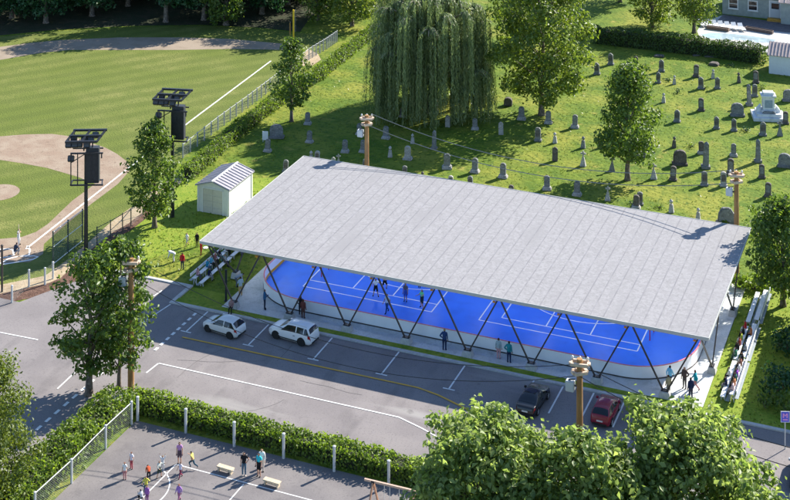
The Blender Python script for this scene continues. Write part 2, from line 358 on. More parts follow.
# rink floor and its lines
def rrect(x0, x1, y0, y1, r, n=12):
    p = []
    for (cx, cy, a) in ((x1-r, y0+r, -90), (x1-r, y1-r, 0), (x0+r, y1-r, 90), (x0+r, y0+r, 180)):
        p += [(cx+r*math.cos(R(a+90*i/n)), cy+r*math.sin(R(a+90*i/n))) for i in range(n+1)]
    return p
M_blue = layered('blue sport tiles', (.022, .18, .88), [((.03, .205, .93), .25, .42, .65, 4, ONE), ((.018, .155, .78), .6, .5, .75, 5, ONE)], rough=.34, spec=.5)
sheet('rink_floor', rrect(3.75, 47.2, 2.2, 21.3, 5.9), .12, M_blue)
rl = [[(7.95, 6.75), (7.95, 17)], [(7.95, 6.75), (21.8, 6.7)], [(21.75, 6.7), (21.75, 17)], [(8, 8.22), (21.75, 8.3)], [(12.75, 8.2), (12.75, 15)], [(17.05, 8.2), (17.05, 15)],
      [(26.5, 6.95), (26.5, 17)], [(26.5, 6.95), (41.85, 6.95)], [(41.85, 6.95), (41.85, 17)], [(28.4, 8.2), (41.85, 8.2)], [(28.4, 8.2), (28.4, 16)], [(32.8, 8.2), (32.8, 15)], [(37.1, 8.2), (37.1, 15)],
      arc(16.9, 17.6, 7.4, 195, 345, 30), arc(35.0, 17.6, 7.4, 195, 345, 30)]
strips('rink_marking', rl, .12, .125, paint((.92, .92, .92)))

# ------------------------------------------------------------------ rink boards
M_board = mat('white rink board', (.85, .85, .85), .35, var=.05, scale=.8)
rk = thing('rink_boards', 'white rounded dasher boards with a red top edge around the blue rink', 'rink boards', (25.5, 11.7))
def ring(name, o0, o1, z0, z1, m, n=14):
    b = MB(); outer = rrect(3.6-25.5-o1, 47.35-25.5+o1, 2.04-11.7-o1, 21.5-11.7+o1, 6+o1, n); inner = rrect(3.6-25.5-o0, 47.35-25.5+o0, 2.04-11.7-o0, 21.5-11.7+o0, 6+o0, n)
    k = len(outer); vs = [(x, y, z) for P_ in (outer, inner) for z in (z0, z1) for (x, y) in P_]
    fs = []
    for i in range(k):
        j = (i+1) % k
        fs += [(i, j, k+j, k+i), (2*k+j, 2*k+i, 3*k+i, 3*k+j), (k+i, k+j, 3*k+j, 3*k+i), (j, i, 2*k+i, 2*k+j)]
    b.add(vs, fs); return b.build(name, m, rk)
ring('board_wall', -.1, 0, .10, 1.22, M_board)
ring('top_rail', -.11, .015, 1.222, 1.255, mat('red cap rail', (.62, .16, .18), .4))
ring('kick_strip', -.125, -.103, .13, .40, mat('yellow kick strip', (.75, .38, .03), .5))
ring('base_channel', .003, .03, .102, .2, M_dsteel)
for gx in (10.7, 40.3):
    g = thing('goal_frame', 'slim red goal frame %s end of the blue rink floor' % ('near the left' if gx < 20 else 'near the glaring right'), 'goal', (gx-(1.9 if gx < 20 else -2.2), 9.3, .12))
    b = MB(); b.tube([(0, 0, 0), (0, 0, 1.0), (0, 1.7, 1.0), (0, 1.7, 0)], .05, 8); b.build('goal_bar', mat('red goal paint', (.6, .03, .05), .4), g)

# ------------------------------------------------------------------ pavilion
L_, D_, HR = 49.6, 23.4, 6.1
pv = thing('pavilion', 'long open pavilion with a flat pale grey roof on zigzag dark steel columns', 'pavilion', (0, 0, 0))
M_roof = layered('pale grey roof felt', (0.267, 0.260, 0.264), [((0.308, 0.300, 0.305), 2.4, .42, .60, 5, ONE), ((0.237, 0.230, 0.234), 3.4, .52, .66, 5, ONE), ((0.314, 0.306, 0.310), 6.0, .55, .68, 4, ONE), ((0.242, 0.236, 0.239), 7.0, .57, .70, 4, ONE), ((0.256, 0.249, 0.253), .35, .55, .72, 5, (1, .25, 1))],
        rough=.85, bump=.35, bscale=9, bdist=.03)
b = MB(); b.box(0, L_, 0, D_, HR-.12, HR)
npan = 43
for i in range(1, npan):
    x = L_*i/npan; b.box(x-.055, x+.055, .02, D_-.02, HR-.01, HR+.006, 1)
b.build('roof', [M_roof, layered('roof seam', (.205, .20, .21), [((.265, .26, .27), .8, .45, .7, 5, ONE)], rough=.8)], pv)
b = MB(); b.box(-.05, L_+.05, -.06, -.002, HR-.22, HR+.03); b.box(-.05, L_+.05, D_+.002, D_+.06, HR-.22, HR+.03)
b.box(-.06, -.002, -.002, D_+.002, HR-.22, HR+.03); b.box(L_+.002, L_+.06, -.002, D_+.002, HR-.22, HR+.03)
b.build('fascia', mat('pale fascia metal', (.5, .5, .47), .4, var=.08, scale=1), pv)
b = MB(); b.box(.05, L_-.05, .05, D_-.05, HR-.15, HR-.123); b.build('bounce_panel', mat('white bounce panel', (.85, .85, .84), .5, var=.03, scale=1), pv)  # unseen white underside, added to bounce light onto the rink
b = MB()
for y in (.35, 11.7, D_-.35): b.box(.1, L_-.1, y-.12, y+.12, HR-.42, HR-.152)
for i in range(9): x = .6+6.03*i; b.box(x-.1, x+.1, .48, 11.57, HR-.40, HR-.153); b.box(x-.1, x+.1, 11.83, D_-.48, HR-.40, HR-.153)
b.build('roof_beam', M_galv, pv)
def footing(x, y, a):
    b = MB(); b.add([(-.5,-.38,0),(.5,-.38,0),(.5,.38,0),(-.5,.38,0),(-.42,-.3,.58),(.42,-.3,.58),(.42,.3,.58),(-.42,.3,.58)], [(0,1,2,3),(4,5,6,7),(0,1,5,4),(1,2,6,5),(2,3,7,6),(3,0,4,7)])
    f = b.build('footing', M_kerb, pv, (x, y, .08), a, bevel=.04)
    b = MB(); b.box(-.33, .33, -.2, .2, .582, .66); b.build('base_plate', M_steel, f)
def arm(p, q): b = MB(); b.bar(p, q, .115, .13); b.build('column', M_dsteel, pv)
M_or = mat('orange bracket', (.7, .28, .03), .5)
for k in range(8):
    x = 3.6+6.03*k; footing(x, .3, 0)
    for d in (-1, 1):
        arm((x+d*.2, .3, .72), (x+d*2.83, .3, HR-.43))
for k in range(1, 9):
    x = .6+6.03*k; b = MB(); b.box(x-.55, x-.33, .0, .18, HR-.55, HR-.43); b.build('bracket', M_or, pv)
for k in range(8):
    x = 3.6+6.03*k; footing(x, D_-.3, 0)
    for d in (-1, 1): arm((x+d*.2, D_-.3, .72), (x+d*2.83, D_-.3, HR-.43))
for sx in (.75, L_-.75):
    for fy in (6.0, 17.2):
        footing(sx, fy, R(90))
        for d in (-1, 1): arm((sx, fy+d*.2, .72), (sx, fy+d*(5.5), HR-.43))
M_led = bpy.data.materials.new('lit lamp lens'); M_led.use_nodes = True
_b = M_led.node_tree.nodes['Principled BSDF']; _b.inputs['Base Color'].default_value = (.9, .9, .9, 1); _b.inputs['Emission Color'].default_value = (.86, .94, 1, 1); _b.inputs['Emission Strength'].default_value = 10.5
for fy in (6.4, 9.4, 14.2):
    for k in range(9):
        x = .6+6.03*k if 0 < k < 8 else (2.4 if k == 0 else 47.2)
        b = MB(); b.box(x-.75, x+.75, fy-.2, fy+.2, HR-.66, HR-.5); b.bar((x-.5, fy, HR-.5), (x-.5, fy, HR-.153), .04); b.bar((x+.5, fy, HR-.5), (x+.5, fy, HR-.153), .04); lm = b.build('lamp', M_galv, pv)
        b = MB(); b.box(x-.7, x+.7, fy-.16, fy+.16, HR-.672, HR-.662); b.build('lens', M_led, lm)
pp = thing('black_post', 'slim black post standing on grass beside the left end of the pavilion', 'post', P(226, 301))
b = MB(); b.tube([(0,0,0),(0,0,3.1)], .11, 10); b.build('shaft', M_steel, pp); b = MB(); b.lathe([(.2,0),(.2,.06),(.12,.08)], 12); b.build('flange', M_steel, pp)

# ------------------------------------------------------------------ foliage
def leaves(name, C, Nn, S, m, parent=None, seed=0, loc=None, fold=.35, width=.62):
    """kite-shaped folded leaf sprays at points C facing Nn"""
    rng = np.random.default_rng(seed); n = len(C)
    Nn = Nn/np.linalg.norm(Nn, axis=1, keepdims=True)
    r = rng.normal(size=(n, 3)); r[:, 2] -= .35
    A = r - Nn*np.sum(r*Nn, axis=1, keepdims=True); A /= np.linalg.norm(A, axis=1, keepdims=True)+1e-9
    B = np.cross(Nn, A); S = S[:, None]
    base = C - A*S*.5; tip = C + A*S*.5 - Nn*S*.12; l = C + B*S*width/2 + Nn*S*fold*.4 - A*S*.08; rr = C - B*S*width/2 + Nn*S*fold*.4 - A*S*.08
    V = np.stack([base, l, tip, rr], axis=1).reshape(-1, 3)
    i = np.arange(n)*4
    T = np.stack([i, i+1, i+2, i, i+2, i+3], axis=1).reshape(-1)
    me = bpy.data.meshes.new(name); me.vertices.add(4*n); me.vertices.foreach_set('co', V.astype(np.float32).ravel())
    me.loops.add(6*n); me.loops.foreach_set('vertex_index', T.astype(np.int32))
    me.polygons.add(2*n); me.polygons.foreach_set('loop_start', np.arange(0, 6*n, 3, dtype=np.int32))
    me.update(calc_edges=True); me.materials.append(m)
    o = bpy.data.objects.new(name, me); COL.objects.link(o)
    if parent: o.parent = parent
    if loc: o.location = loc
    return o
def clump_points(rng, cl, per, loose=0.0):
    Cs, Ns = [], []
    for (c, r) in cl:
        k = max(8, int(per*(r[0]*r[1]*r[2])**(2/3)))
        d = rng.normal(size=(k, 3)); d /= np.linalg.norm(d, axis=1, keepdims=True)
        rad = rng.uniform(.25, 1.0, size=(k, 1))**(.45+.35*loose)
        rad *= 1+rng.normal(size=(k, 1))*(.10+.14*loose)
        Cs.append(np.array(c)+d*rad*np.array(r)); Ns.append(d + rng.normal(size=(k, 3))*.65 + np.array([0, 0, .45]))
    return np.concatenate(Cs), np.concatenate(Ns)
def tree(name, label, base, h, cr, bot, leaf, m, per=70, ncl=34, tr=.28, seed=1, prof='round', off=(0, 0), group=None, clr=.34, cat='tree', loose=.35):
    """trunk with limbs and a crown of leaf clumps; bot = height of the lowest leaves"""
    rng = np.random.default_rng(seed)
    t = thing(name, label, cat, base, 0, group)
    cl = []; ch = h-bot
    for i in range(ncl):
        q = (i+.5)/ncl; q = min(.97, max(.05, q+rng.normal()*.04))
        if prof == 'cone': R_ = cr*(1-q)**.75*1.1+.15*cr
        elif prof == 'pear': R_ = cr*min(1, (q+.12)*2.6)*(1-max(0, q-.3)/.7)**.62+.1*cr
        else: R_ = cr*math.sqrt(max(.04, 1-(2*q-.92)**2/1.15))
        a = i*2.39996+rng.uniform(-.4, .4); rr = R_*math.sqrt(rng.uniform(.18, 1))*.80
        s = cr*clr*rng.uniform(.7, 1.2)*(1.0 if prof != 'cone' else .4+.9*(1-q))
        zz = bot+ch*q; zz = min(zz, h-s*.6); zz = max(zz, bot+s*.35)
        cl.append(((off[0]*q+rr*math.cos(a), off[1]*q+rr*math.sin(a), zz), (s*1.1, s*1.1, s*.78)))
    big = list(cl)
    for (c, r) in big[::2]:          # stray sprays that break the outline
        v = np.array([c[0]-off[0]*.5, c[1]-off[1]*.5, (c[2]-bot-ch*.45)*.6]); v /= np.linalg.norm(v)+1e-6
        v = v+rng.normal(size=3)*.25; s = r[0]*rng.uniform(.32, .5); e = np.array(c)+v*np.array(r)*rng.uniform(.7, .95)
        if e[2] > bot*.8: cl.append((tuple(e), (s, s, s*.7)))
    C, N_ = clump_points(rng, cl, per, loose)
    cl = big
    S = leaf*rng.uniform(.6, 1.35, size=len(C))
    leaves('crown', C, N_, S, m, t, seed)
    b = MB(); n = 7; top = bot+ch*.62
    pts = [(off[0]*.5*(i/n)**2+rng.normal()*.02*i, off[1]*.5*(i/n)**2+rng.normal()*.02*i, top*i/n) for i in range(n+1)]
    pts[0] = (0, 0, -.1)
    rs = [tr*(1.0-.78*i/n) for i in range(n+1)]; rs[0] = tr*1.45
    pts.insert(1, (0, 0, .35)); rs.insert(1, tr*1.08)
    b.tube(pts, rs, 10)
    tk = b.build('trunk', M_bark, t, smooth=True)
    b = MB()
    for (c, r) in cl[::2]:
        z0 = min(top*.96, max(bot*.75, c[2]-.25*ch-.3)); f = z0/top; x0, y0 = off[0]*.5*f*f, off[1]*.5*f*f
        mid = ((x0*1.1+c[0])/2, (y0*1.1+c[1])/2, (z0*.42+c[2]*.58)-.1)
        b.tube([(x0, y0, z0), mid, (c[0]*.93+x0*.07, c[1]*.93+y0*.07, c[2])], [tr*.36*(1-.5*f), tr*.2, tr*.05], 5)
    b.build('limbs', M_bark, t, smooth=True)
    return t
def shrub(name, label, base, w, h, leaf, m, n=5, per=90, seed=3, group=None, cat='shrub'):
    rng = np.random.default_rng(seed); t = thing(name, label, cat, base, 0, group)
    cl = []
    for i in range(n):
        a = i*2.4+rng.uniform(0, 1); q = 0 if i == 0 else .55
        s = (.55 if i == 0 else .36)*rng.uniform(.85, 1.15)
        cl.append(((w*.5*q*math.cos(a)*1.3, w*.5*q*math.sin(a)*1.3, h*(.55 if i == 0 else rng.uniform(.3, .62))), (w*.5*s*1.5, w*.5*s*1.5, h*(.46 if i == 0 else .33))))
    C, N_ = clump_points(rng, cl, per); C[:, 2] = np.maximum(C[:, 2], .05)
    leaves('foliage', C, N_, leaf*rng.uniform(.6, 1.3, size=len(C)), m, t, seed)
    b = MB()
    for (c, r) in cl: b.tube([(0, 0, 0), (c[0]*.6, c[1]*.6, c[2]*.6), c], [.06, .04, .015], 5)
    b.build('stem', M_bark, t)
    return t
def hedge(name, label, pts, w, h, leaf, m, dens=26, seed=5, rough=.16, group=None):
    """clipped or loose hedge along a polyline"""
    rng = np.random.default_rng(seed); o = pts[0]
    t = thing(name, label, 'hedge', o, 0, group)
    C = []; N_ = []; b = MB()
    P2 = [np.array(p)-np.array(o) for p in pts]
    for p, q in zip(P2[:-1], P2[1:]):
        d = q-p; L = np.linalg.norm(d); d = d/L; n = np.array([-d[1], d[0]])
        k = int(L*(w+2*h)*dens)
        al = rng.uniform(-.2, L+.2, k); per = rng.uniform(0, w+2*h, k)
        side = np.where(per < h, -1, np.where(per > h+w, 1, 0))
        off_ = np.where(side == 0, per-h-w/2, side*w/2); zz = np.where(side == -1, per, np.where(side == 1, 2*h+w-per, h))
        wob = np.sin(al*1.7+seed)*.5+np.sin(al*.63+2*seed)*.6+np.sin(al*3.9+seed*3)*.35
        inw = np.abs(rng.normal(size=k))*rough
        sgn = np.where(side == 0, 0, side)
        off2 = off_*(1+wob*.12) - sgn*inw + rng.normal(size=k)*rough*.6; z2 = np.maximum(.03, zz*(1+wob*.10)-(side == 0)*inw+rng.normal(size=k)*rough*.5)
        # rounded shoulders
        off2 *= np.where(z2 > h*.75, 1-.18*(z2/h-.75)/.25, 1)
        C.append(np.stack([p[0]+d[0]*al+n[0]*off2, p[1]+d[1]*al+n[1]*off2, z2], 1))
        nn = np.stack([n[0]*sgn, n[1]*sgn, (side == 0)*1.0+.35], 1)+rng.normal(size=(k, 3))*.6
        N_.append(nn)
        hw = w*.36
        vs = []
        for e in (p+(d*w*.4 if p is P2[0] else 0), q-(d*w*.4 if q is P2[-1] else 0)):
            for (s_, z_) in ((-1, 0), (1, 0), (.85, h*.8), (-.85, h*.8)): vs.append((e[0]+n[0]*hw*s_, e[1]+n[1]*hw*s_, z_))
        b.add(vs, [(0,1,2,3), (7,6,5,4), (0,1,5,4), (1,2,6,5), (2,3,7,6), (3,0,4,7)])
    C = np.concatenate(C); N_ = np.concatenate(N_)
    leaves('foliage', C, N_, leaf*rng.uniform(.6, 1.3, size=len(C)), m, t, seed)
    b.build('twigs', M_core, t)
    return t

TREES = 1
# trees of the park
tree('maple_tree', 'leafy young maple casting a shadow beside the field fence, left of the white shed', P(154.5, 227.5), 11.4, 3.35, 1.7, .40, M_leafB, 84, 44, .27, 11, 'pear')
tree('maple_tree', 'narrow young maple on cemetery grass between the field hedge and the willow', P(291.5, 121.5), 11.0, 2.9, 2.1, .40, M_leafB, 80, 38, .24, 12, 'pear')
tree('oak_tree', 'broad bright green tree just right of the weeping willow', P(541.5, 115), 18.5, 7.4, 2.8, .50, M_leafA, 60, 66, .40, 13, 'round', (.4, 0), clr=.25, loose=.45)
tree('maple_tree', 'young maple standing alone among the headstones behind the roof', P(627.5, 180), 13.6, 4.15, 2.6, .42, M_leafB, 84, 46, .32, 14, 'pear')
tree('maple_tree', 'dark green tree at the edge of the photo behind the empty white bleacher', P(783, 306), 10.6, 3.6, 2.0, .42, M_leafB, 88, 44, .27, 15, 'pear')
tree('street_tree', 'street tree with the thicker trunk at the road corner left of the utility pole', P(89, 395), 12.4, 3.7, 2.6, .42, M_leafB, 84, 48, .34, 16, 'round', (.5, 0), clr=.29, loose=.6)
tree('street_tree', 'street tree with the thin trunk close beside the corner utility pole', P(119, 389), 12.6, 3.4, 2.4, .42, M_leafB, 84, 46, .2, 17, 'round', (-.3, .9), clr=.3, loose=.6)
tree('cedar_tree', 'dense fine leaved olive cedar cut off by the lower left edge of the photo', W(-31.0, 110.5), 12.4, 4.0, .3, .26, M_leafC, 240, 60, .3, 18, 'round', clr=.3)
# foreground
tree('foreground_tree', 'bright sunlit leafy tree at the bottom edge covering the end of the yellow line', W(6.2, 102.5), 11.9, 6.0, 3.0, .45, M_leafF, 105, 77, .3, 121, 'round', clr=.25, loose=.8)
tree('foreground_tree', 'pale green leafy treetop at the bottom edge between its two taller neighbours', W(13.0, 101.0), 11.8, 5.2, 3.0, .45, M_leafF, 105, 65, .3, 22, 'round', clr=.25, loose=.8)
tree('foreground_tree', 'tall bright leafy tree at the bottom edge in front of the maroon car', W(20.0, 103.0), 12.1, 6.2, 3.0, .45, M_leafF, 105, 82, .3, 23, 'round', clr=.25, loose=.8)
tree('foreground_tree', 'low leafy treetop at the bottom edge spreading over the road beside the silver car', W(24.2, 97.5), 9.7, 4.0, 3.0, .45, M_leafF, 105, 55, .25, 24, 'round', clr=.25, loose=.8)
# woodland behind the field
far = [(12, 18, 15, 5.5, 1.6, 31), (46, 23, 14, 5.0, 2.0, 32), (92, 16, 14, 5.0, 1.8, 33), (128, 6, 14, 4.4, 3.0, 34), (166, 22, 16, 5.2, 3.6, 35), (204, 20, 15, 5.0, 3.0, 36), (226, 25, 12, 4.0, 1.0, 37),
       (262, 14, 16, 5.6, 1.8, 38), (288, 4, 15, 5.5, 2.2, 39), (-30, 24, 14, 5, 1.5, 40)]
farl = ['dark woodland tree beyond the outfield in the top left corner', 'dark tree with low boughs hanging over the far end of the outfield track', 'wide dark tree behind the outfield left of the thick bare trunk',
        'woodland tree set back beside the bright far lawn', 'woodland tree with a thick bare trunk behind the outfield', 'woodland tree with a grey trunk just right of the thick trunked one',
        'small light leaved tree hanging low over the outfield edge', 'dark tree just left of the yellow foul pole', 'dark tree standing behind the yellow foul pole', 'dark tree outside the top left edge shading the warning track']
for (x, y, h, r, bt, sd), lb in zip(far, farl):
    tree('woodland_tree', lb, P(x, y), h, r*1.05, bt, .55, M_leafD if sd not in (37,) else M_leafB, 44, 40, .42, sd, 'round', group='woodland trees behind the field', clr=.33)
for i, x in enumerate((-40, 10, 62, 112, 158, 205, 250, 300, 345)):  # row outside the view, added to shade the woodland floor
    tree('woodland_tree', 'added shade tree of the second row, unseen above the top edge, %s' % ['far outside the left edge', 'at the left corner', 'above the low bough tree', 'above the wide dark tree', 'above the thick bare trunk', 'above the grey trunk', 'above the small light tree', 'above the foul pole', 'above the pale trunked tree'][i],
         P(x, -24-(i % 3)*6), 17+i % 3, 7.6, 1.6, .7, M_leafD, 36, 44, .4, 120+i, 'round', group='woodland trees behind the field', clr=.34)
for i, x in enumerate((-14, 34, 78, 140, 186, 232, 274, 322)):  # extra trees added between the rows to shade sunlit gaps below
    tree('woodland_tree', 'dark woodland tree added for shade, %s' % ['half outside the top left corner', 'filling the gap right of the corner tree', 'in the gap left of the wide dark tree', 'in the gap left of the thick bare trunk', 'in the gap between the thick and the grey trunk', 'in deep shade above the small light leaved tree', 'in deep shade left of the yellow foul pole top', 'in deep shade above the bushy tree by the far fence'][i],
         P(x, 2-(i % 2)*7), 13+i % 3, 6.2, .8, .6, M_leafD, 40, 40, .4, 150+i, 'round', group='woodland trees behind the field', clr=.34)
mid = [(318, 20, 13, 4.6, 1.4, 41, 'bushy tree behind the far fence just right of the foul pole'), (352, 26, 13.5, 5.2, 2.0, 42, 'tree with a pale trunk where the field hedge meets the willow'), (388, 6, 14, 5, 1.5, 43, 'tree peeping out behind the left shoulder of the willow'),
       (520, 45, 16, 6, 1.5, 44, 'tree mostly hidden between the willow and the broad bright tree'),
       (652, 27, 12, 4.2, 1.0, 45, 'low branched tree behind the cemetery rear hedge'), (694, 33, 12.5, 4.6, 2.4, 46, 'tree with a bare trunk at the corner of the pool deck'),
       (620, 2, 13, 4.5, 1.5, 47, 'tree on the far lawn left of the house')]
for x, y, h, r, bt, sd, lb in mid:
    tree('garden_tree', lb, P(x, y), h, r, bt, .45, M_leafA if sd != 43 else M_leafB, 56, 44, .3, sd, 'round', group='trees beyond the hedges', clr=.33)

# weeping willow
def willow(label, base, h, r):
    rng = np.random.default_rng(77); t = thing('weeping_willow', label, 'tree', base)
    limbs = []; C = []; N_ = []; tb = MB(); st_ = tb
    tb.tube([(0,0,-.1),(0,0,.5),(.1,0,2.5),(.2,.1,5),(.3,.1,8),(.2,0,11)], [1.0,.75,.62,.55,.42,.2], 12)
    lim = []
    for i in range(16): a = i*2.39996; q = (i+.5)/16; lim.append((a, r*.62*math.sqrt(q), h*(1.0-.10*q)*rng.uniform(.9, 1.0)))       # top dome
    for i in range(15): lim.append((i*2*math.pi/15+rng.uniform(-.15, .15), r*rng.uniform(.72, .92), h*rng.uniform(.62, .86)))        # shoulders
    for i in range(17): lim.append((i*2*math.pi/17+.3+rng.uniform(-.2, .2), r*rng.uniform(.62, .90), h*rng.uniform(.36, .55)))       # low tiers
    for (a, rr, zt) in lim:
        tip = np.array([rr*math.cos(a), rr*math.sin(a), zt])
        s0 = np.array([.2, 0, max(2.5, zt*.45)]); m1 = np.array([tip[0]*.5, tip[1]*.5, zt*.86+.4])
        tb.tube([tuple(s0), tuple(m1), tuple(tip+np.array([0, 0, .25])), tuple(tip*np.array([1.16, 1.16, .97]))], [.22, .15, .07, .03], 6)
        out = tip[:2]/(np.linalg.norm(tip[:2])+.1)
        for k in range(19):
            b0 = rng.uniform(0, 2*math.pi); d = np.array([math.cos(b0), math.sin(b0)])*.8+out*.6; reach = rng.uniform(.15, 1.75)
            if k % 2 == 0: st_.tube([tuple(tip+np.array([0, 0, .2])), tuple(tip+np.array([d[0]*reach*.5, d[1]*reach*.5, .32])), tuple(tip+np.array([d[0]*reach, d[1]*reach, .1-.3*reach]))], [.05, .04, .025], 4)
            lock_end = max(.2+rng.uniform(0, 1.0), zt-rng.uniform(6.5, 14))
            if rr < r*.45: lock_end = max(lock_end, zt-11)
            for q in range(4):
                start = tip+np.array([0, 0, rng.uniform(-.3, .3)]); edge = start+np.array([d[0]*reach, d[1]*reach, .15-.36*reach])+rng.normal(size=3)*.13
                zend = max(.25, lock_end+rng.uniform(-.2, 2.2)*(q > 0))
                drop = np.array([edge[0]+d[0]*.3+rng.normal()*.10, edge[1]+d[1]*.3+rng.normal()*.10, zend])
                nn = int(max(1, edge[2]-zend)/.2)+4; tt = np.linspace(0, 1, nn)[:, None]
                hang = edge*(1-tt)+drop*tt; hang[:, :2] = edge[:2]+(drop[:2]-edge[:2])*np.sqrt(tt)
                l5 = np.linspace(0, 1, 6)[:, None]; arch = start*(1-l5)+edge*l5; arch[:, 2] += np.sin(l5[:, 0]*math.pi)*.25*reach
                pts = np.concatenate([arch, hang[1:]]); pts = pts+rng.normal(size=pts.shape)*.05
                C.append(pts); on = np.zeros((len(pts), 3)); on[:, :2] = d; on[:6, 2] = .9; on += rng.normal(size=on.shape)*.5; N_.append(on)
    C = np.concatenate(C); N_ = np.concatenate(N_)
    # slender hanging leaves
    n = len(C); Nn = N_/np.linalg.norm(N_, axis=1, keepdims=True)
    A = np.zeros((n, 3)); A[:, 2] = -1; A += rng.normal(size=(n, 3))*.28; A -= Nn*np.sum(A*Nn, 1, keepdims=True); A /= np.linalg.norm(A, axis=1, keepdims=True)
    B = np.cross(Nn, A); S = (.42*rng.uniform(.7, 1.3, size=n))[:, None]
    V = np.stack([C-A*S*.5, C+B*S*.13+Nn*.02, C+A*S*.5, C-B*S*.13+Nn*.02], 1).reshape(-1, 3); i = np.arange(n)*4
    T = np.stack([i, i+1, i+2, i, i+2, i+3], 1).reshape(-1)
    me = bpy.data.meshes.new('crown'); me.vertices.add(4*n); me.vertices.foreach_set('co', V.astype(np.float32).ravel())
    me.loops.add(6*n); me.loops.foreach_set('vertex_index', T.astype(np.int32)); me.polygons.add(2*n); me.polygons.foreach_set('loop_start', np.arange(0, 6*n, 3, dtype=np.int32))
    me.update(calc_edges=True); me.materials.append(M_leafW)
    o = bpy.data.objects.new('crown', me); COL.objects.link(o); o.parent = t
    tb.build('trunk', mat('pale willow bark', (.30, .26, .2), .8, var=.3, scale=4), t, smooth=True)
willow('large weeping willow with long curtains of hanging branches', P(432, 112), 17.6, 7.7)

# hedges
hedge('field_hedge', 'long leafy hedge along the cemetery side of the baseball field fence', [P(186, 180), P(205, 164), P(240, 133), P(280, 103), P(318, 79), P(364, 42), P(397, 17)], 1.7, 1.5, .26, M_leafH, 50, 51)
hedge('rear_hedge', 'tall clipped dark hedge closing off the back of the cemetery', [P(592, 41.5), P(640, 47), P(700, 54), P(766, 63)], 2.3, 2.4, .30, M_leafHd, 42, 52, .10)
hedge('court_hedge', 'loose bright hedge between the road and the front fence of the sport court', [(3.6, -18.2), (12, -18.45), (20, -18.6), (30, -18.7), (44, -18.9)], 2.1, 1.35, .26, M_leafH, 70, 53, .2)
hedge('side_hedge', 'thick tall leafy hedge along the left fence of the sport court', [(3.3, -19.2), (3.2, -25), (3.0, -36)], 3.1, 2.0, .30, M_leafH, 54, 54, .26)
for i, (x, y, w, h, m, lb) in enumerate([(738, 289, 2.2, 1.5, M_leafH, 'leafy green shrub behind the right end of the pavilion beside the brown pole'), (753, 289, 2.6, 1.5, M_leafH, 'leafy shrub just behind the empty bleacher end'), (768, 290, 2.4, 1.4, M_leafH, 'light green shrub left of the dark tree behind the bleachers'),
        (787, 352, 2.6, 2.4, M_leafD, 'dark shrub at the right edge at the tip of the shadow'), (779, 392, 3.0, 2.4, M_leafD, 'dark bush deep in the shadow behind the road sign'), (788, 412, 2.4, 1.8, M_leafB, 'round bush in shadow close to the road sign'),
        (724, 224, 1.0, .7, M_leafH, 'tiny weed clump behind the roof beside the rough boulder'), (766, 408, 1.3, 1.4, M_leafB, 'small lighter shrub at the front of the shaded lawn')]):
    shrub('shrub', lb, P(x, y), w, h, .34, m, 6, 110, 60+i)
for i, (x, y, w, h, lb) in enumerate([(678, 93, 1.0, .7, 'dark round tuft alone in the grass right of the small urn stones'), (648.5, 69, 1.2, .4, 'dark low weed patch by the headstones near the rear hedge'), (668, 81, 1.3, .45, 'long dark weed patch between two headstones near the rear hedge'),
        (691.4, 147, 1.2, .55, 'dark weed tuft just left of the tall stone pillar'), (746, 131, 1.2, .6, 'reddish dark weed tuft below the white monument'), (705, 89, .9, .6, 'dark weed tuft between the pair of headstones'), (731, 66, 1.0, .6, 'dark tuft in the open grass below the rear hedge'),
        (762, 89, 1.5, .6, 'dark weed patch just above the white monument'), (633, 204, 1.0, .4, 'weed tuft in tree shade behind the roof'), (659, 208, 1.1, .4, 'weed tuft behind the roof left of an urn topped stone')]):
    shrub('weed_clump', lb, P(x, y), w, h, .22, M_leafD if i % 2 == 0 else M_leafB, 4, 160, 80+i, group='weed clumps in the cemetery', cat='weed clump')

# loose grass tufts over the lawns
def tufts(name, polys, dens, m, seed, hgt=.24):
    rng = np.random.default_rng(seed); Cs = []
    for (x0, x1, y0, y1) in polys:
        k = int((x1-x0)*(y1-y0)*dens); Cs.append(np.stack([rng.uniform(x0, x1, k), rng.uniform(y0, y1, k), np.full(k, .0)], 1))
    C = np.concatenate(Cs); n = len(C)
    a = rng.uniform(0, math.pi*2, n); h = hgt*rng.uniform(.4, 1.5, n); w = h*.55
    d = np.stack([np.cos(a), np.sin(a), np.zeros(n)], 1); lean = rng.normal(size=(n, 3))*h[:, None]*.5; lean[:, 2] = h
    V = np.stack([C-d*w[:, None], C+d*w[:, None], C+lean], 1).reshape(-1, 3)
    me = bpy.data.meshes.new(name); me.vertices.add(3*n); me.vertices.foreach_set('co', V.astype(np.float32).ravel())
    me.loops.add(3*n); me.loops.foreach_set('vertex_index', np.arange(3*n, dtype=np.int32)); me.polygons.add(n); me.polygons.foreach_set('loop_start', np.arange(0, 3*n, 3, dtype=np.int32))
    me.update(calc_edges=True); me.materials.append(m); o = bpy.data.objects.new(name, me); COL.objects.link(o)
    return tag(o, kind='stuff')
M_blade = leaf_mat('grass blades', (.09, .135, .020), (.19, .225, .036), .3, (1.2, 1.25, .6))
tufts('cemetery_grass', [(-16, 66, 26, 95)], 3.0, M_blade, 90, .11)
tufts('yard_grass', [(-14, 2.2, 3.2, 26), (49.4, 58, -.7, 25)], 8, M_blade, 91, .12)

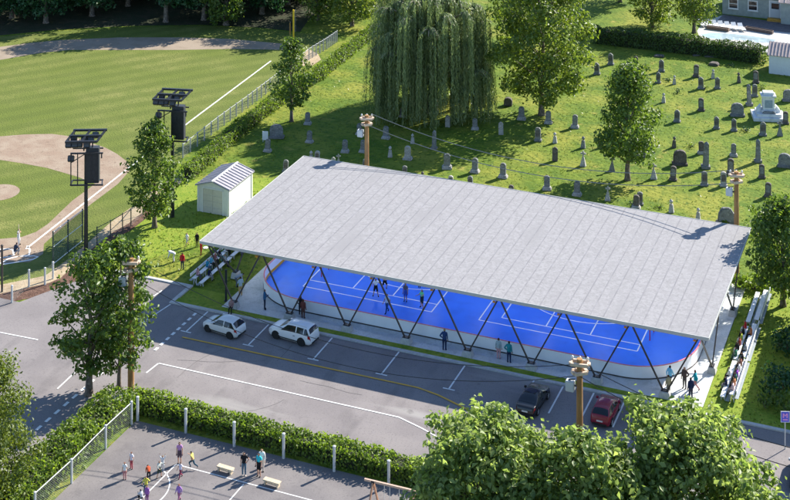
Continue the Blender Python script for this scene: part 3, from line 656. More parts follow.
# ------------------------------------------------------------------ utility poles and wires
POLE_TOPS = {}
def utility_pole(label, XY, h, arot, seed):
    rng = random.Random(seed); x, y = XY
    t = thing('utility_pole', label, 'utility pole', (x, y))
    b = MB(); b.tube([(0,0,-.3),(0,0,h*.5),(0,0,h)], [.29,.26,.22], 14); b.build('pole', M_pole, t, smooth=False)
    for k, z in enumerate((h-.35, h-1.0)):
        b = MB(); ln = .68 if k == 0 else .52
        b.box(-ln, ln, .22, .42, z-.12, z+.12); b.box(-ln, ln, -.42, -.22, z-.12, z+.12)
        for sx in (-1, 1): b.box(sx*ln-.14, sx*ln+.14, -.218, .218, z-.09, z+.09)
        ca = b.build('crossarm', M_cream, t, rotz=arot+(.5 if k else 0), bevel=.03)
        for sx in (-1, 0, 1):
            if k == 0:
                b = MB(); b.lathe([(.05, 0), (.11, .03), (.06, .10), (.12, .14), (.07, .22), (.03, .27)], 10, (sx*ln*.85, .32)); b.build('insulator', paint((.75, .74, .7), .3), ca, (0, 0, z+.12), smooth=True)
    b = MB(); b.box(-1.0, -.34, -.5, .02, h-2.45, h-1.65); tr = b.build('transformer', mat('pale grey box', (.55, .58, .6), .45), t, bevel=.05)
    b = MB(); b.bar((-.3, -.3, h-1.5), (-.8, -.25, h-1.62), .08); b.bar((-.2, -.2, h-2.0), (-.36, -.25, h-2.0), .12); b.build('bracket', M_steel, tr)
    b = MB()
    for z in (2.2, 4.4): b.lathe([(.292, z), (.297, z+.01), (.297, z+.09), (.29, z+.1)], 14)
    b.build('band', M_galv, t)
    return t
p1 = W(-3.2, 166.9); p2 = W(34.7, 149.7); p3 = W(14.1, 112.5); p4 = W(-23.05, 128.6)
H1, H2, H3, H4 = 10.5, 10.9, 11.3, 11.7
utility_pole('brown utility pole behind the left end of the roof, its crossarms against dark grass', p1, H1, R(22), 1)
utility_pole('brown utility pole behind the right end of the roof', p2, H2, R(15), 2)
utility_pole('brown utility pole rising out of the foreground trees between the black and maroon cars', p3, H3, R(10), 3)
utility_pole('brown utility pole at the road corner among the street trees', p4, H4, R(20), 4)
M_wire = mat('pale cable', (.17, .18, .17), .5)
M_wired = mat('black cable', (.025, .027, .03), .5)
def wire(p, q, sag, label, m, r=.025, n=24):
    b = MB(); p = Vector(p); q = Vector(q)
    b.tube([tuple(p.lerp(q, i/n)-Vector((0, 0, sag*4*(i/n)*(1-i/n)))) for i in range(n+1)], r, 5)
    tag(b.build('power_line', m), label, 'cable', 'cables between the utility poles')
wire((p1[0]+.5, p1[1]+.4, H1+.05), (p2[0], p2[1]+.4, H2+.05), 2.6, 'upper cable strung between the two poles behind the roof', M_wire, .04)
wire((p1[0]+.5, p1[1]-.4, H1-1.0), (p2[0], p2[1]-.4, H2-1.0), 2.5, 'lower cable strung between the two poles behind the roof', M_wire, .04)
wire((p4[0]+.3, p4[1]+.4, H4-.3), (p3[0], p3[1]+.4, H3-.6), 3.1, 'upper sagging cable from the corner pole to the pole in the foreground trees', M_wired)
wire((p4[0]+.3, p4[1]-.4, H4-1.4), (p3[0], p3[1]-.4, H3-1.1), 3.4, 'lower sagging cable from the corner pole to the pole in the foreground trees', M_wired)
e5 = (p3[0]+34, p3[1]-2.5)
wire((p3[0], p3[1]+.4, H3-.6), (e5[0], e5[1]+.5, 11.2), 2.6, 'upper cable from the foreground pole passing above the road sign', M_wired, .03)
wire((p3[0], p3[1]-.4, H3-1.1), (e5[0], e5[1]-.5, 9.9), 2.6, 'lower cable from the foreground pole out past the silver car', M_wired, .03)

# ------------------------------------------------------------------ floodlight masts
def flood_mast(label, base, H, rz):
    t = thing('floodlight_mast', label, 'floodlight mast', base, rz)
    b = MB(); b.tube([(0,0,-.2),(0,0,H-1.8)], [.23,.17], 12); b.build('pole', M_steel, t)
    fr = MB()
    y0, y1, zz = -1.0, 1.0, .5
    for i, yy in enumerate((-1.0, 0, 1.0)):
        z = H + zz*(yy+1)/2-.3; fr.bar((-2.0+.25*i, yy, z), (1.35+.35*i, yy, z), .27, .2)
    for xx in (-1.9, -.3, 1.3): fr.bar((xx, -1.0, H-.3), (xx+.6, 1.0, H+.2), .2, .16)
    fr.bar((-.2, -.1, H-1.6), (-.2, 0, H-.05), .13); fr.bar((.7, -.1, H-1.6), (.7, 0, H-.05), .13)
    top = fr.build('top_frame', M_steel, t)
    for (x, y, z) in ((-1.7, -.6, H-.75), (-1.05, -.6, H-.75), (-1.35, .5, H-.45), (-.6, -.5, H-.75), (.2, -.6, H-.8), (-.2, .1, H-.5), (.5, .1, H-.45), (.9, .6, H-.2), (-1.5, -.35, H-2.3)):
        f = MB(); f.box(-.33, .33, -.24, .24, -.30, .30); o = f.build('floodlight', M_steel, top if z > H-1 else t, (x, y, z), bevel=.05); o.rotation_euler.x = R(-35)
        f = MB(); f.box(-.27, .27, -.262, -.242, -.24, .24); f.build('lens', mat('lamp lens', (.10, .10, .10), .25), o)
        f = MB(); f.bar((0, 0, .25), (0, .05, .55), .07); f.build('yoke', M_steel, o)
    c = MB(); c.box(.05, 1.4, -.42, .42, H-4.9, H-1.2); cab = c.build('cabinet', mat('dark grey cabinet', (.035, .038, .045), .5), t, bevel=.04)
    c = MB(); c.box(.09, .68, -.445, -.421, H-4.8, H-1.85); c.box(.72, 1.31, -.445, -.421, H-4.8, H-1.85); c.build('door', M_steel, cab)
    c = MB(); c.bar((-1.5, -.7, H-1.62), (1.9, -.7, H-1.62), .16, .14); c.bar((-1.5, .7, H-1.62), (1.7, .7, H-1.62), .12, .12)
    for xx in (-1.45, -.75): c.bar((xx, -.7, H-1.6), (xx, -.7, H-4.9), .10); 
    c.bar((-1.5, -.7, H-4.95), (1.9, -.7, H-4.95), .14); c.bar((-1.5, .6, H-4.95), (1.7, .6, H-4.95), .12); c.bar((-1.5, -.7, H-4.95), (-1.5, .6, H-4.95), .12); c.bar((1.8, -.7, H-4.95), (1.6, .6, H-4.95), .12); c.bar((0, -.7, H-4.95), (0, .6, H-4.95), .12)
    c.bar((-1.45, -.7, H-2.6), (0, -.7, H-1.7), .08); c.bar((1.75, -.7, H-1.6), (1.75, -.7, H-2.15), .12)
    c.build('platform', M_steel, t)
flood_mast('black floodlight mast nearer home plate, rising from behind the leafy corner street trees', P(86, 254), 12.5, R(24))
flood_mast('black floodlight mast beside the young maple left of the white shed', P(172.5, 217), 13.7, R(14))

fpole = thing('foul_pole', 'tall yellow foul pole at the far corner of the outfield', 'foul pole', P(293.5, 45))
b = MB(); b.tube([(0,0,-.1),(0,0,5.4)], .13, 10); b.build('pole', mat('yellow paint', (.75, .52, .03), .5), fpole)
b = MB(); b.box(-.06, .06, .13, .75, 1.9, 5.3); b.build('wing', M_chain, fpole)
fpole = thing('fence_post', 'short rusty brown post just left of the yellow foul pole', 'post', P(290, 46))
b = MB(); b.tube([(0,0,-.1),(0,0,3.6)], .09, 8); b.build('shaft', mat('rusty post', (.28, .16, .05), .7), fpole); b = MB(); b.lathe([(.12, 3.6), (.12, 3.66), (.03, 3.72)], 8); b.build('cap', M_steel, fpole)

# ------------------------------------------------------------------ fences
def fence(name, label, pts, h, pm, panel, r=.06, toprail=True, sub=1, skip=(), midrail=None, railm=None):
    o = pts[0]; t = thing(name, label, 'fence', o)
    q = [(p[0]-o[0], p[1]-o[1]) for p in pts]; dense = []
    for a, c in zip(q[:-1], q[1:]):
        for k in range(sub): dense.append((a[0]+(c[0]-a[0])*k/sub, a[1]+(c[1]-a[1])*k/sub))
    dense.append(q[-1])
    for p in dense:
        b = MB(); b.tube([(p[0], p[1], -.1), (p[0], p[1], h)], r, 8); b.lathe([(r*1.25, h), (r*1.1, h+.05), (.01, h+.09)], 8, p); b.build('post', pm, t)
    b = MB()
    for i, (a, c) in enumerate(zip(dense[:-1], dense[1:])):
        if i in skip: continue
        b.add([(a[0], a[1], .03), (c[0], c[1], .03), (c[0], c[1], h-.06), (a[0], a[1], h-.06)], [(0, 1, 2, 3)])
    if panel: b.build('netting' if panel is M_net else 'chain_link', panel, t, recalc=False)
    if toprail or midrail:
        b = MB()
        for z in ([h-.06] if toprail else [])+list(midrail or []):
            for i, (a, c) in enumerate(zip(dense[:-1], dense[1:])):
                if i not in skip: b.tube([(a[0], a[1], z), (c[0], c[1], z)], .04, 6)
        b.build('rail', railm or pm, t)
    return t
M_post = mat('galvanised fence post', (.52, .53, .53), .5, var=.1, scale=3)
M_gpost = mat('dark green post', (.05, .075, .07), .5)
fence('court_fence', 'wire fence on pale round posts along the front of the sport court', [(5.39, -19.95), (10.07, -20.0), (14.72, -20.2), (19.2, -20.15), (23.7, -20.2), (28.45, -20.35), (33.1, -20.5), (37.8, -20.6)], 2.0, M_post, None, .12, toprail=False)
fence('side_fence', 'chain link fence with pale posts along the left side of the sport court', [(5.2, -20.6), (5.15, -24.4), (5.3, -29.4), (5.2, -34)], 1.9, M_post, M_chain, .1)
fence('backstop', 'tall green netted backstop panel with white rails behind home plate', [P(53, 265.5), P(68, 253.5), P(82.5, 242)], 3.5, M_gpost, M_net, .08, midrail=[.15, 1.9], railm=paint((.75, .76, .75)))
fence('field_fence', 'low dark posted wire fence along the sand path behind first base', [P(97, 245), P(110.5, 238), P(122.5, 231), P(131, 226), P(143, 215), P(153, 203)], 1.9, M_gpost, M_chain, .06)
fence('outfield_fence', 'long chain link fence with many pale posts beside the foul line and field hedge', [P(183, 158), P(218, 130), P(248, 108), P(270, 91), P(309, 60), P(327, 49), P(337, 42)], 1.75, mat('weathered fence post', (.36, .37, .37), .6), M_chain, .085, sub=5)
fence('corner_fence', 'low wire fence with widely spaced posts along the sand path by the worn road', [P(-30, 312), P(12, 303), P(29, 287), P(45, 285), P(53, 279)], 1.7, M_post, M_chain, .1, toprail=False)
tp = thing('field_post', 'tall thin dark brown post at the left edge of the photo beside the sand path', 'post', P(2, 292)); b = MB(); b.tube([(0,0,-.1),(0,0,4.6)], .11, 8); b.build('shaft', M_dsteel, tp)
b = MB(); b.lathe([(.15, 4.6), (.15, 4.66), (.02, 4.75)], 8); b.build('cap', M_dsteel, tp)

# ------------------------------------------------------------------ sheds
def ribroof(b, x0, x1, y0, y1, ze, zr, axis, over=.18, mi=0, nr=9):
    """two pitched slabs with raised ribs; ridge along axis"""
    if axis == 'y': pts = lambda u, w_: (u, w_)
    else: pts = lambda u, w_: (w_, u)
    if axis == 'x': x0, x1, y0, y1 = y0, y1, x0, x1
    xm = (x0+x1)/2; sl = (zr-ze)/(xm-x0)
    for sgn, xe in ((-1, x0-over), (1, x1+over)):
        zE = zr - sl*abs(xe-xm); vs = []
        for dz in (0, .09):
            for (u, w_, z) in ((xe, y0-over, zE), (xe, y1+over, zE), (xm+sgn*.004, y1+over, zr), (xm+sgn*.004, y0-over, zr)): vs.append((*pts(u, w_), z+dz))
        b.add(vs, [(0,1,2,3), (7,6,5,4), (0,1,5,4), (1,2,6,5), (2,3,7,6), (3,0,4,7)], mi)
        for i in range(nr+1):
            w0 = y0-over+.04+(y1-y0+2*over-.2)*i/nr; vs = []
            for (u, z) in ((xe, zE), (xm+sgn*.05, zr-.01)):
                for (dw, dz) in ((0, .085), (.16, .085), (.12, .17), (.04, .17)): vs.append((*pts(u, w0+dw), z+dz))
            b.add(vs, [(0,1,2,3), (7,6,5,4), (0,1,5,4), (1,2,6,5), (2,3,7,6), (3,0,4,7)], mi)
M_shedw = mat('white shed siding', (.74, .74, .72), .5, var=.05, scale=2)
M_shedr = mat('lilac grey ribbed metal', (.36, .34, .36), .45, var=.1, scale=2)
sx0, sx1, sy0, sy1 = -11.0, -7.05, 18.7, 24.3
sh = thing('garden_shed', 'white gabled shed with a ribbed grey roof on the lawn left of the pavilion', 'shed', (sx0, sy0))
b = MB(); w_, d_ = sx1-sx0, sy1-sy0
b.extrude_y([(0,0),(w_,0),(w_,2.95),(w_/2,3.55),(0,2.95)], 0, d_); b.build('wall', M_shedw, sh)
b = MB(); ribroof(b, 0, w_, 0, d_, 2.97, 3.57, 'y', .22, nr=10); b.build('roof', M_shedr, sh)
b = MB()
for i in range(4): b.box(.75, w_/2-.015+.0, -.05, -.003, .08+i*.66, .08+i*.66+.61); b.box(w_/2+.015, w_-.75, -.05, -.003, .08+i*.66, .08+i*.66+.61)
b.build('door', mat('cream door panel', (.62, .58, .5), .5, var=.05), sh)
b = MB()
for x in (.0, w_-.16): q_ = MB(); q_.box(x, x+.16, -.09, -.004, 0, 2.9); q_.build('corner_trim', paint((.78, .78, .76)), sh)
b.box(.6, .74, -.08, -.004, 0, 2.75); b.box(w_-.74, w_-.6, -.08, -.004, 0, 2.75); b.box(.745, w_-.745, -.08, -.004, 2.73, 2.85)
b.build('door_frame', paint((.78, .78, .76)), sh)
for ya in (0, d_-.18): b = MB(); b.box(w_+.004, w_+.08, ya, ya+.18, 0, 2.9); b.build('corner_trim', paint((.78, .78, .76)), sh)
b = MB(); b.bar((w_/2, -.24, 3.70), (w_/2, d_+.24, 3.70), .2, .1); b.build('ridge_cap', paint((.72, .72, .72)), sh)
q = P(769, 73.5)
sh = thing('garden_shed', 'white clapboard shed with a brownish ribbed roof in the cemetery corner by the rear hedge', 'shed', q)
b = MB(); b.add([(0,0,0),(6,0,0),(6,4.4,0),(0,4.4,0),(0,0,2.75),(6,0,2.75),(6,4.4,2.75),(0,4.4,2.75),(0,2.2,3.9),(6,2.2,3.9)], [(0,1,5,4),(1,2,6,9,5),(2,3,7,6),(3,0,4,8,7),(4,5,9,8),(8,9,6,7),(3,2,1,0)])
b.build('wall', mat('bluish white siding', (.62, .66, .68), .55, var=.04), sh)
b = MB()
for i in range(12): b.extrude_y([(-.03, .1+i*.22), (-.001, .1+i*.22+.2), (-.001, .1+i*.22)], 0, 4.4)
for i in range(12): 
    z = .1+i*.22; b.add([(0,-.03,z),(6,-.03,z),(6,-.002,z+.2),(0,-.002,z+.2),(6,-.002,z),(0,-.002,z)], [(0,1,2,3),(0,3,5),(1,4,2),(5,4,1,0)])
b.build('clapboard', mat('bluish white siding', (.62, .66, .68)), sh)
b = MB(); ribroof(b, 0, 6, 0, 4.4, 2.78, 3.93, 'x', .25, nr=13); b.build('roof', mat('brownish ribbed roof', (.40, .33, .31), .5, var=.12, scale=2), sh)

# ------------------------------------------------------------------ house with its pool deck
M_side = mat('grey green siding', (.30, .345, .335), .6, var=.14, scale=1.6)
M_wh = paint((.76, .77, .77))
hx, hy = 30.5, 119.0
ho = thing('house', 'grey house with white framed windows and door behind the pool', 'house', (hx, hy))
b = MB(); b.box(0, 9.7, 0, 9, 0, 3.7); b.box(9.702, 21, -2.1, 9, 0, 3.7); b.build('wall', M_side, ho)
b = MB()
for i in range(16): z = .18+i*.22; b.add([(0,-.035,z),(9.66,-.035,z),(9.66,-.003,z+.2),(0,-.003,z+.2)], [(0,1,2,3)]); b.add([(9.7,-2.135,z),(21,-2.135,z),(21,-2.103,z+.2),(9.7,-2.103,z+.2)], [(0,1,2,3)])
b.build('siding', M_side, ho)
for wx in (1.0, 4.15):
    f = MB(); f.box(wx, wx+1.6, -.13, -.038, 1.05, 1.2); f.box(wx, wx+1.6, -.13, -.038, 2.6, 2.75); f.box(wx, wx+.15, -.13, -.038, 1.202, 2.598); f.box(wx+1.45, wx+1.6, -.13, -.038, 1.202, 2.598); f.box(wx+.152, wx+1.448, -.11, -.038, 1.86, 1.94)
    fr = f.build('window', M_wh, ho); g = MB(); g.box(wx+.15, wx+1.45, -.06, -.037, 1.2, 2.6); g.build('pane', M_glass, fr)
    g = MB(); g.box(wx-.08, wx+1.68, -.2, -.04, .97, 1.045); g.build('sill', M_wh, fr)
d = MB(); d.box(7.75, 9.35, -.14, -.038, .35, 2.9); dr = d.build('door', paint((.5, .56, .62)), ho)
d = MB(); d.box(7.55, 7.748, -.2, -.036, .3, 3.1); d.box(9.352, 9.55, -.2, -.036, .3, 3.1); d.box(7.75, 9.35, -.2, -.036, 2.902, 3.1); d.build('frame', M_wh, dr)
d = MB(); d.box(7.95, 9.15, -.17, -.142, 1.75, 2.65); d.build('pane', M_glass, dr)
d = MB(); d.box(7.4, 9.68, -1.0, -.21, 0, .3); d.box(7.4, 9.68, -1.4, -1.002, 0, .15); d.build('doorstep', mat('orange timber step', (.55, .30, .05), .6, var=.15, scale=5), ho)
b = MB(); ribroof(b, 0, 9.7, 0, 9, 3.72, 6.2, 'x', .5, nr=10); b.build('roof', mat('house roof', (.45, .36, .33), .6, var=.1, scale=2), ho)
b = MB(); ribroof(b, 9.8, 21, -2.1, 9, 3.73, 6.6, 'x', .5, nr=12); b.build('roof', mat('house roof', (.45, .36, .33)), ho)
deck = [P(697, 31), P(703, 22), P(722, 15.5), P(790, 26), P(840, 30), P(840, 62), P(768, 54), P(735, 46), P(700, 38)]
M_deck = layered('pale pool paving', (.5, .49, .47), [((.42, .41, .4), .6, .45, .65, 6, ONE), ((.58, .57, .55), 2, .55, .7, 5, ONE)], bump=.2)
sheet('pool_deck', deck, .008, M_deck)
sheet('house_shade_sheet', [P(717, 21), P(723, 14.5), P(783, 23), P(800, 25), P(800, 34), P(775, 31.5), P(745, 28)], .012, mat('house shade paint', (.14, .12, .125), .7, var=.25, scale=2))  # dark sheet over the light paving, painting in the shade of the house
pool = [P(700, 34.5), P(712, 33), P(726, 33.5), P(742, 35), P(760, 37.5), P(776, 40), P(772, 43), P(757, 42.5), P(745, 40.5), P(736, 40), P(722, 39.5), P(708, 38)]
m = mat('pool water', (.36, .46, .50), .08, var=.2, scale=.8, spec=.6); sheet('pool_water', pool, .016, m)
for i in range(7):
    x, y = P(702+i*6.6, 25.5+i*.75)
    l = thing('pool_lounger', '%s of the row of white loungers at the top right pool' % ['leftmost', 'second from the left', 'third from the left', 'middle one', 'third from the right', 'second from the right', 'rightmost'][i], 'sun lounger', (x, y), R(28), 'loungers by the pool')
    b = MB(); b.box(-.38, .38, -1.1, .45, .3, .38); b.build('seat', M_alu, l)
    b = MB(); b.add([(-.38,.46,.3),(.38,.46,.3),(.38,1.05,.8),(-.38,1.05,.8),(-.38,.46,.38),(.38,.46,.38),(.38,1.0,.86),(-.38,1.0,.86)], [(3,2,1,0),(4,5,6,7),(0,1,5,4),(1,2,6,5),(2,3,7,6),(3,0,4,7)]); b.build('backrest', M_alu, l)
    for px in (-.33, .33):
        for py in (-1.0, .35): b = MB(); b.box(px-.03, px+.03, py-.03, py+.03, 0, .3); b.build('leg', M_galv, l)
for i, (xa, ya, xb, yb, c, lb) in enumerate([(707, 28.5, 729, 31.5, (.22, .15, .11), 'long low brown timber planter in front of the white loungers'), (746, 29.5, 773, 34, (.14, .10, .09), 'dark low timber planter between the pool and the house door')]):
    a_, c_ = P(xa, ya), P(xb, yb); t = thing('planter', lb, 'planter', a_, math.atan2(c_[1]-a_[1], c_[0]-a_[0])); L = math.dist(a_, c_)
    b = MB(); b.box(0, L, -.35, -.29, 0, .5); b.box(0, L, .29, .35, 0, .5); b.box(0, .06, -.288, .288, 0, .5); b.box(L-.06, L, -.288, .288, 0, .5); b.build('box', mat('planter timber %d' % i, c, .7, var=.25, scale=4), t)
    b = MB(); b.box(.06, L-.06, -.288, .288, .05, .42); b.build('soil', mat('soil', (.05, .035, .03), .9, var=.3, scale=6), t)
# neighbouring building outside the frame: its shade falls on the right-hand verge
nb = thing('building', 'plain rendered building just outside the right edge shading the verge', 'building', (57.2, 5.3))
b = MB(); b.box(0, 14, 0, 17, 0, 6); b.build('wall', mat('pale render', (.55, .52, .48), .8, var=.06), nb)
b = MB(); b.box(-.15, 14.15, -.15, 17.15, 6.003, 6.2); b.build('roof', M_roof, nb)
for k in range(3): b = MB(); b.box(-.06, -.003, 2+k*5, 3.6+k*5, 1.2, 2.8); b.build('window', M_glass, nb)

# ------------------------------------------------------------------ headstones
def slab_prof(w, h, kind):
    if kind == 'round': return [(-w/2, 0), (w/2, 0), (w/2, h-w*.38)] + [(w/2*math.cos(R(a)), h-w*.38+w*.38*math.sin(R(a))) for a in range(18, 180, 18)] + [(-w/2, h-w*.38)]
    if kind == 'point': return [(-w/2, 0), (w/2, 0), (w/2, h-w*.42), (w*.3, h-w*.2), (0, h), (-w*.3, h-w*.2), (-w/2, h-w*.42)]
    if kind == 'wide': return [(-w/2, 0), (w/2, 0), (w/2*1.0, h*.62), (w*.42, h*.84), (w*.25, h*.95), (0, h), (-w*.25, h*.95), (-w*.42, h*.84), (-w/2, h*.62)]
    return [(-w/2, 0), (w/2, 0), (w/2, h), (-w/2, h)]
def make_stone(kind, m):
    """unit of 1.6 m height at the origin; the stone itself is the thing"""
    b = MB()
    if kind in ('round', 'point'):
        b.extrude_y(slab_prof(.66, 1.6, kind), -.17, .17); o = b.build('headstone', m, bevel=.03)
        p = MB(); p.box(-.44, .44, -.30, .30, 0, .22); p.build('plinth', m, o, bevel=.03)
        p = MB(); p.extrude_y([(x*.72, .55+z*.5) for x, z in slab_prof(.66, 1.6, kind)], -.185, -.172); p.build('inscription_panel', M_stone_d if m is not M_stone_d else M_stone, o)
    elif kind == 'slab':
        b.extrude_y(slab_prof(.62, 1.6, 'point'), -.14, .14); o = b.build('headstone', m, bevel=.03)
    elif kind == 'based':
        b.extrude_y(slab_prof(.66, 1.6, 'round'), -.17, .17); o = b.build('headstone', m, bevel=.03)
        p = MB(); p.box(-.52, .52, -.38, .38, 0, .2); p.box(-.44, .44, -.3, .3, .202, .36); p.build('plinth', M_stone_l, o, bevel=.03)
    elif kind == 'wide':
        b.extrude_y(slab_prof(1.45, 1.5, 'wide'), -.24, .24); o = b.build('headstone', m, bevel=.05)
        p = MB(); p.box(-.85, .85, -.42, .42, 0, .24); p.build('plinth', m, o, bevel=.04)
    elif kind == 'cross':
        b.add([(-.34,-.26,0),(.34,-.26,0),(.34,.26,0),(-.34,.26,0),(-.11,-.1,.95),(.11,-.1,.95),(.11,.1,.95),(-.11,.1,.95)], [(0,1,2,3),(4,5,6,7),(0,1,5,4),(1,2,6,5),(2,3,7,6),(3,0,4,7)])
        o = b.build('cross_headstone', m, bevel=.03)
        p = MB(); p.box(-.085, .085, -.08, .08, .9, 1.62); p.box(-.30, -.087, -.08, .08, 1.26, 1.44); p.box(.087, .30, -.08, .08, 1.26, 1.44); p.build('cross', m, o, bevel=.02)
    elif kind == 'urn':
        b.add([(-.32,-.28,0),(.32,-.28,0),(.32,.28,0),(-.32,.28,0),(-.2,-.18,1.0),(.2,-.18,1.0),(.2,.18,1.0),(-.2,.18,1.0)], [(0,1,2,3),(4,5,6,7),(0,1,5,4),(1,2,6,5),(2,3,7,6),(3,0,4,7)])
        o = b.build('urn_headstone', m, bevel=.03)
        p = MB(); p.lathe([(.10, 0), (.08, .10), (.17, .16), (.23, .3), (.20, .42), (.09, .48), (.07, .54), (.02, .6)], 12); p.build('urn', m, o, (0, 0, 1.0), smooth=True)
    elif kind == 'pillar':
        b.add([(-.30,-.30,.3),(.30,-.30,.3),(.30,.30,.3),(-.30,.30,.3),(-.24,-.24,2.75),(.24,-.24,2.75),(.24,.24,2.75),(-.24,.24,2.75),(0,0,3.05)], [(0,1,2,3),(0,1,5,4),(1,2,6,5),(2,3,7,6),(3,0,4,7),(4,5,8),(5,6,8),(6,7,8),(7,4,8)])
        o = b.build('pillar_headstone', m, bevel=.02)
        p = MB(); p.box(-.48, .48, -.46, .46, 0, .32); p.build('plinth', m, o, bevel=.04)
    elif kind == 'block':
        b.extrude_y(slab_prof(1.0, .9, 'wide'), -.3, .3); o = b.build('headstone', m, bevel=.05)
    elif kind == 'flat':
        b.extrude_y([(-.75, 0), (.75, 0), (.7, .16), (.4, .26), (-.4, .26), (-.7, .16)], -.45, .45); o = b.build('grave_slab', m, bevel=.04)
    elif kind == 'rough':
        rng = random.Random(5); vs = [(-.8,-.4,0),(.8,-.4,0),(.85,.4,0),(-.85,.4,0),(-.72,-.34,.9),(.75,-.3,.95),(.7,.3,1.0),(-.7,.3,.95),(-.4,-.22,1.5),(.38,-.24,1.62),(.4,.2,1.55),(-.38,.2,1.6)]
        b.add(vs, [(3,2,1,0),(8,9,10,11),(0,1,5,4),(1,2,6,5),(2,3,7,6),(3,0,4,7),(4,5,9,8),(5,6,10,9),(6,7,11,10),(7,4,8,11)]); o = b.build('rough_headstone', m, bevel=.09)
        p = MB(); p.box(-.95, .95, -.5, .5, 0, .14); p.build('plinth', M_stone_d, o, bevel=.03)
    return o
KH = dict(round=1.6, point=1.6, slab=1.6, based=1.6, wide=1.5, cross=1.62, urn=1.6, pillar=3.05, block=.9, flat=.26, rough=1.6)
MS = dict(g=M_stone, d=M_stone_d, l=M_stone_l)
proto = {}
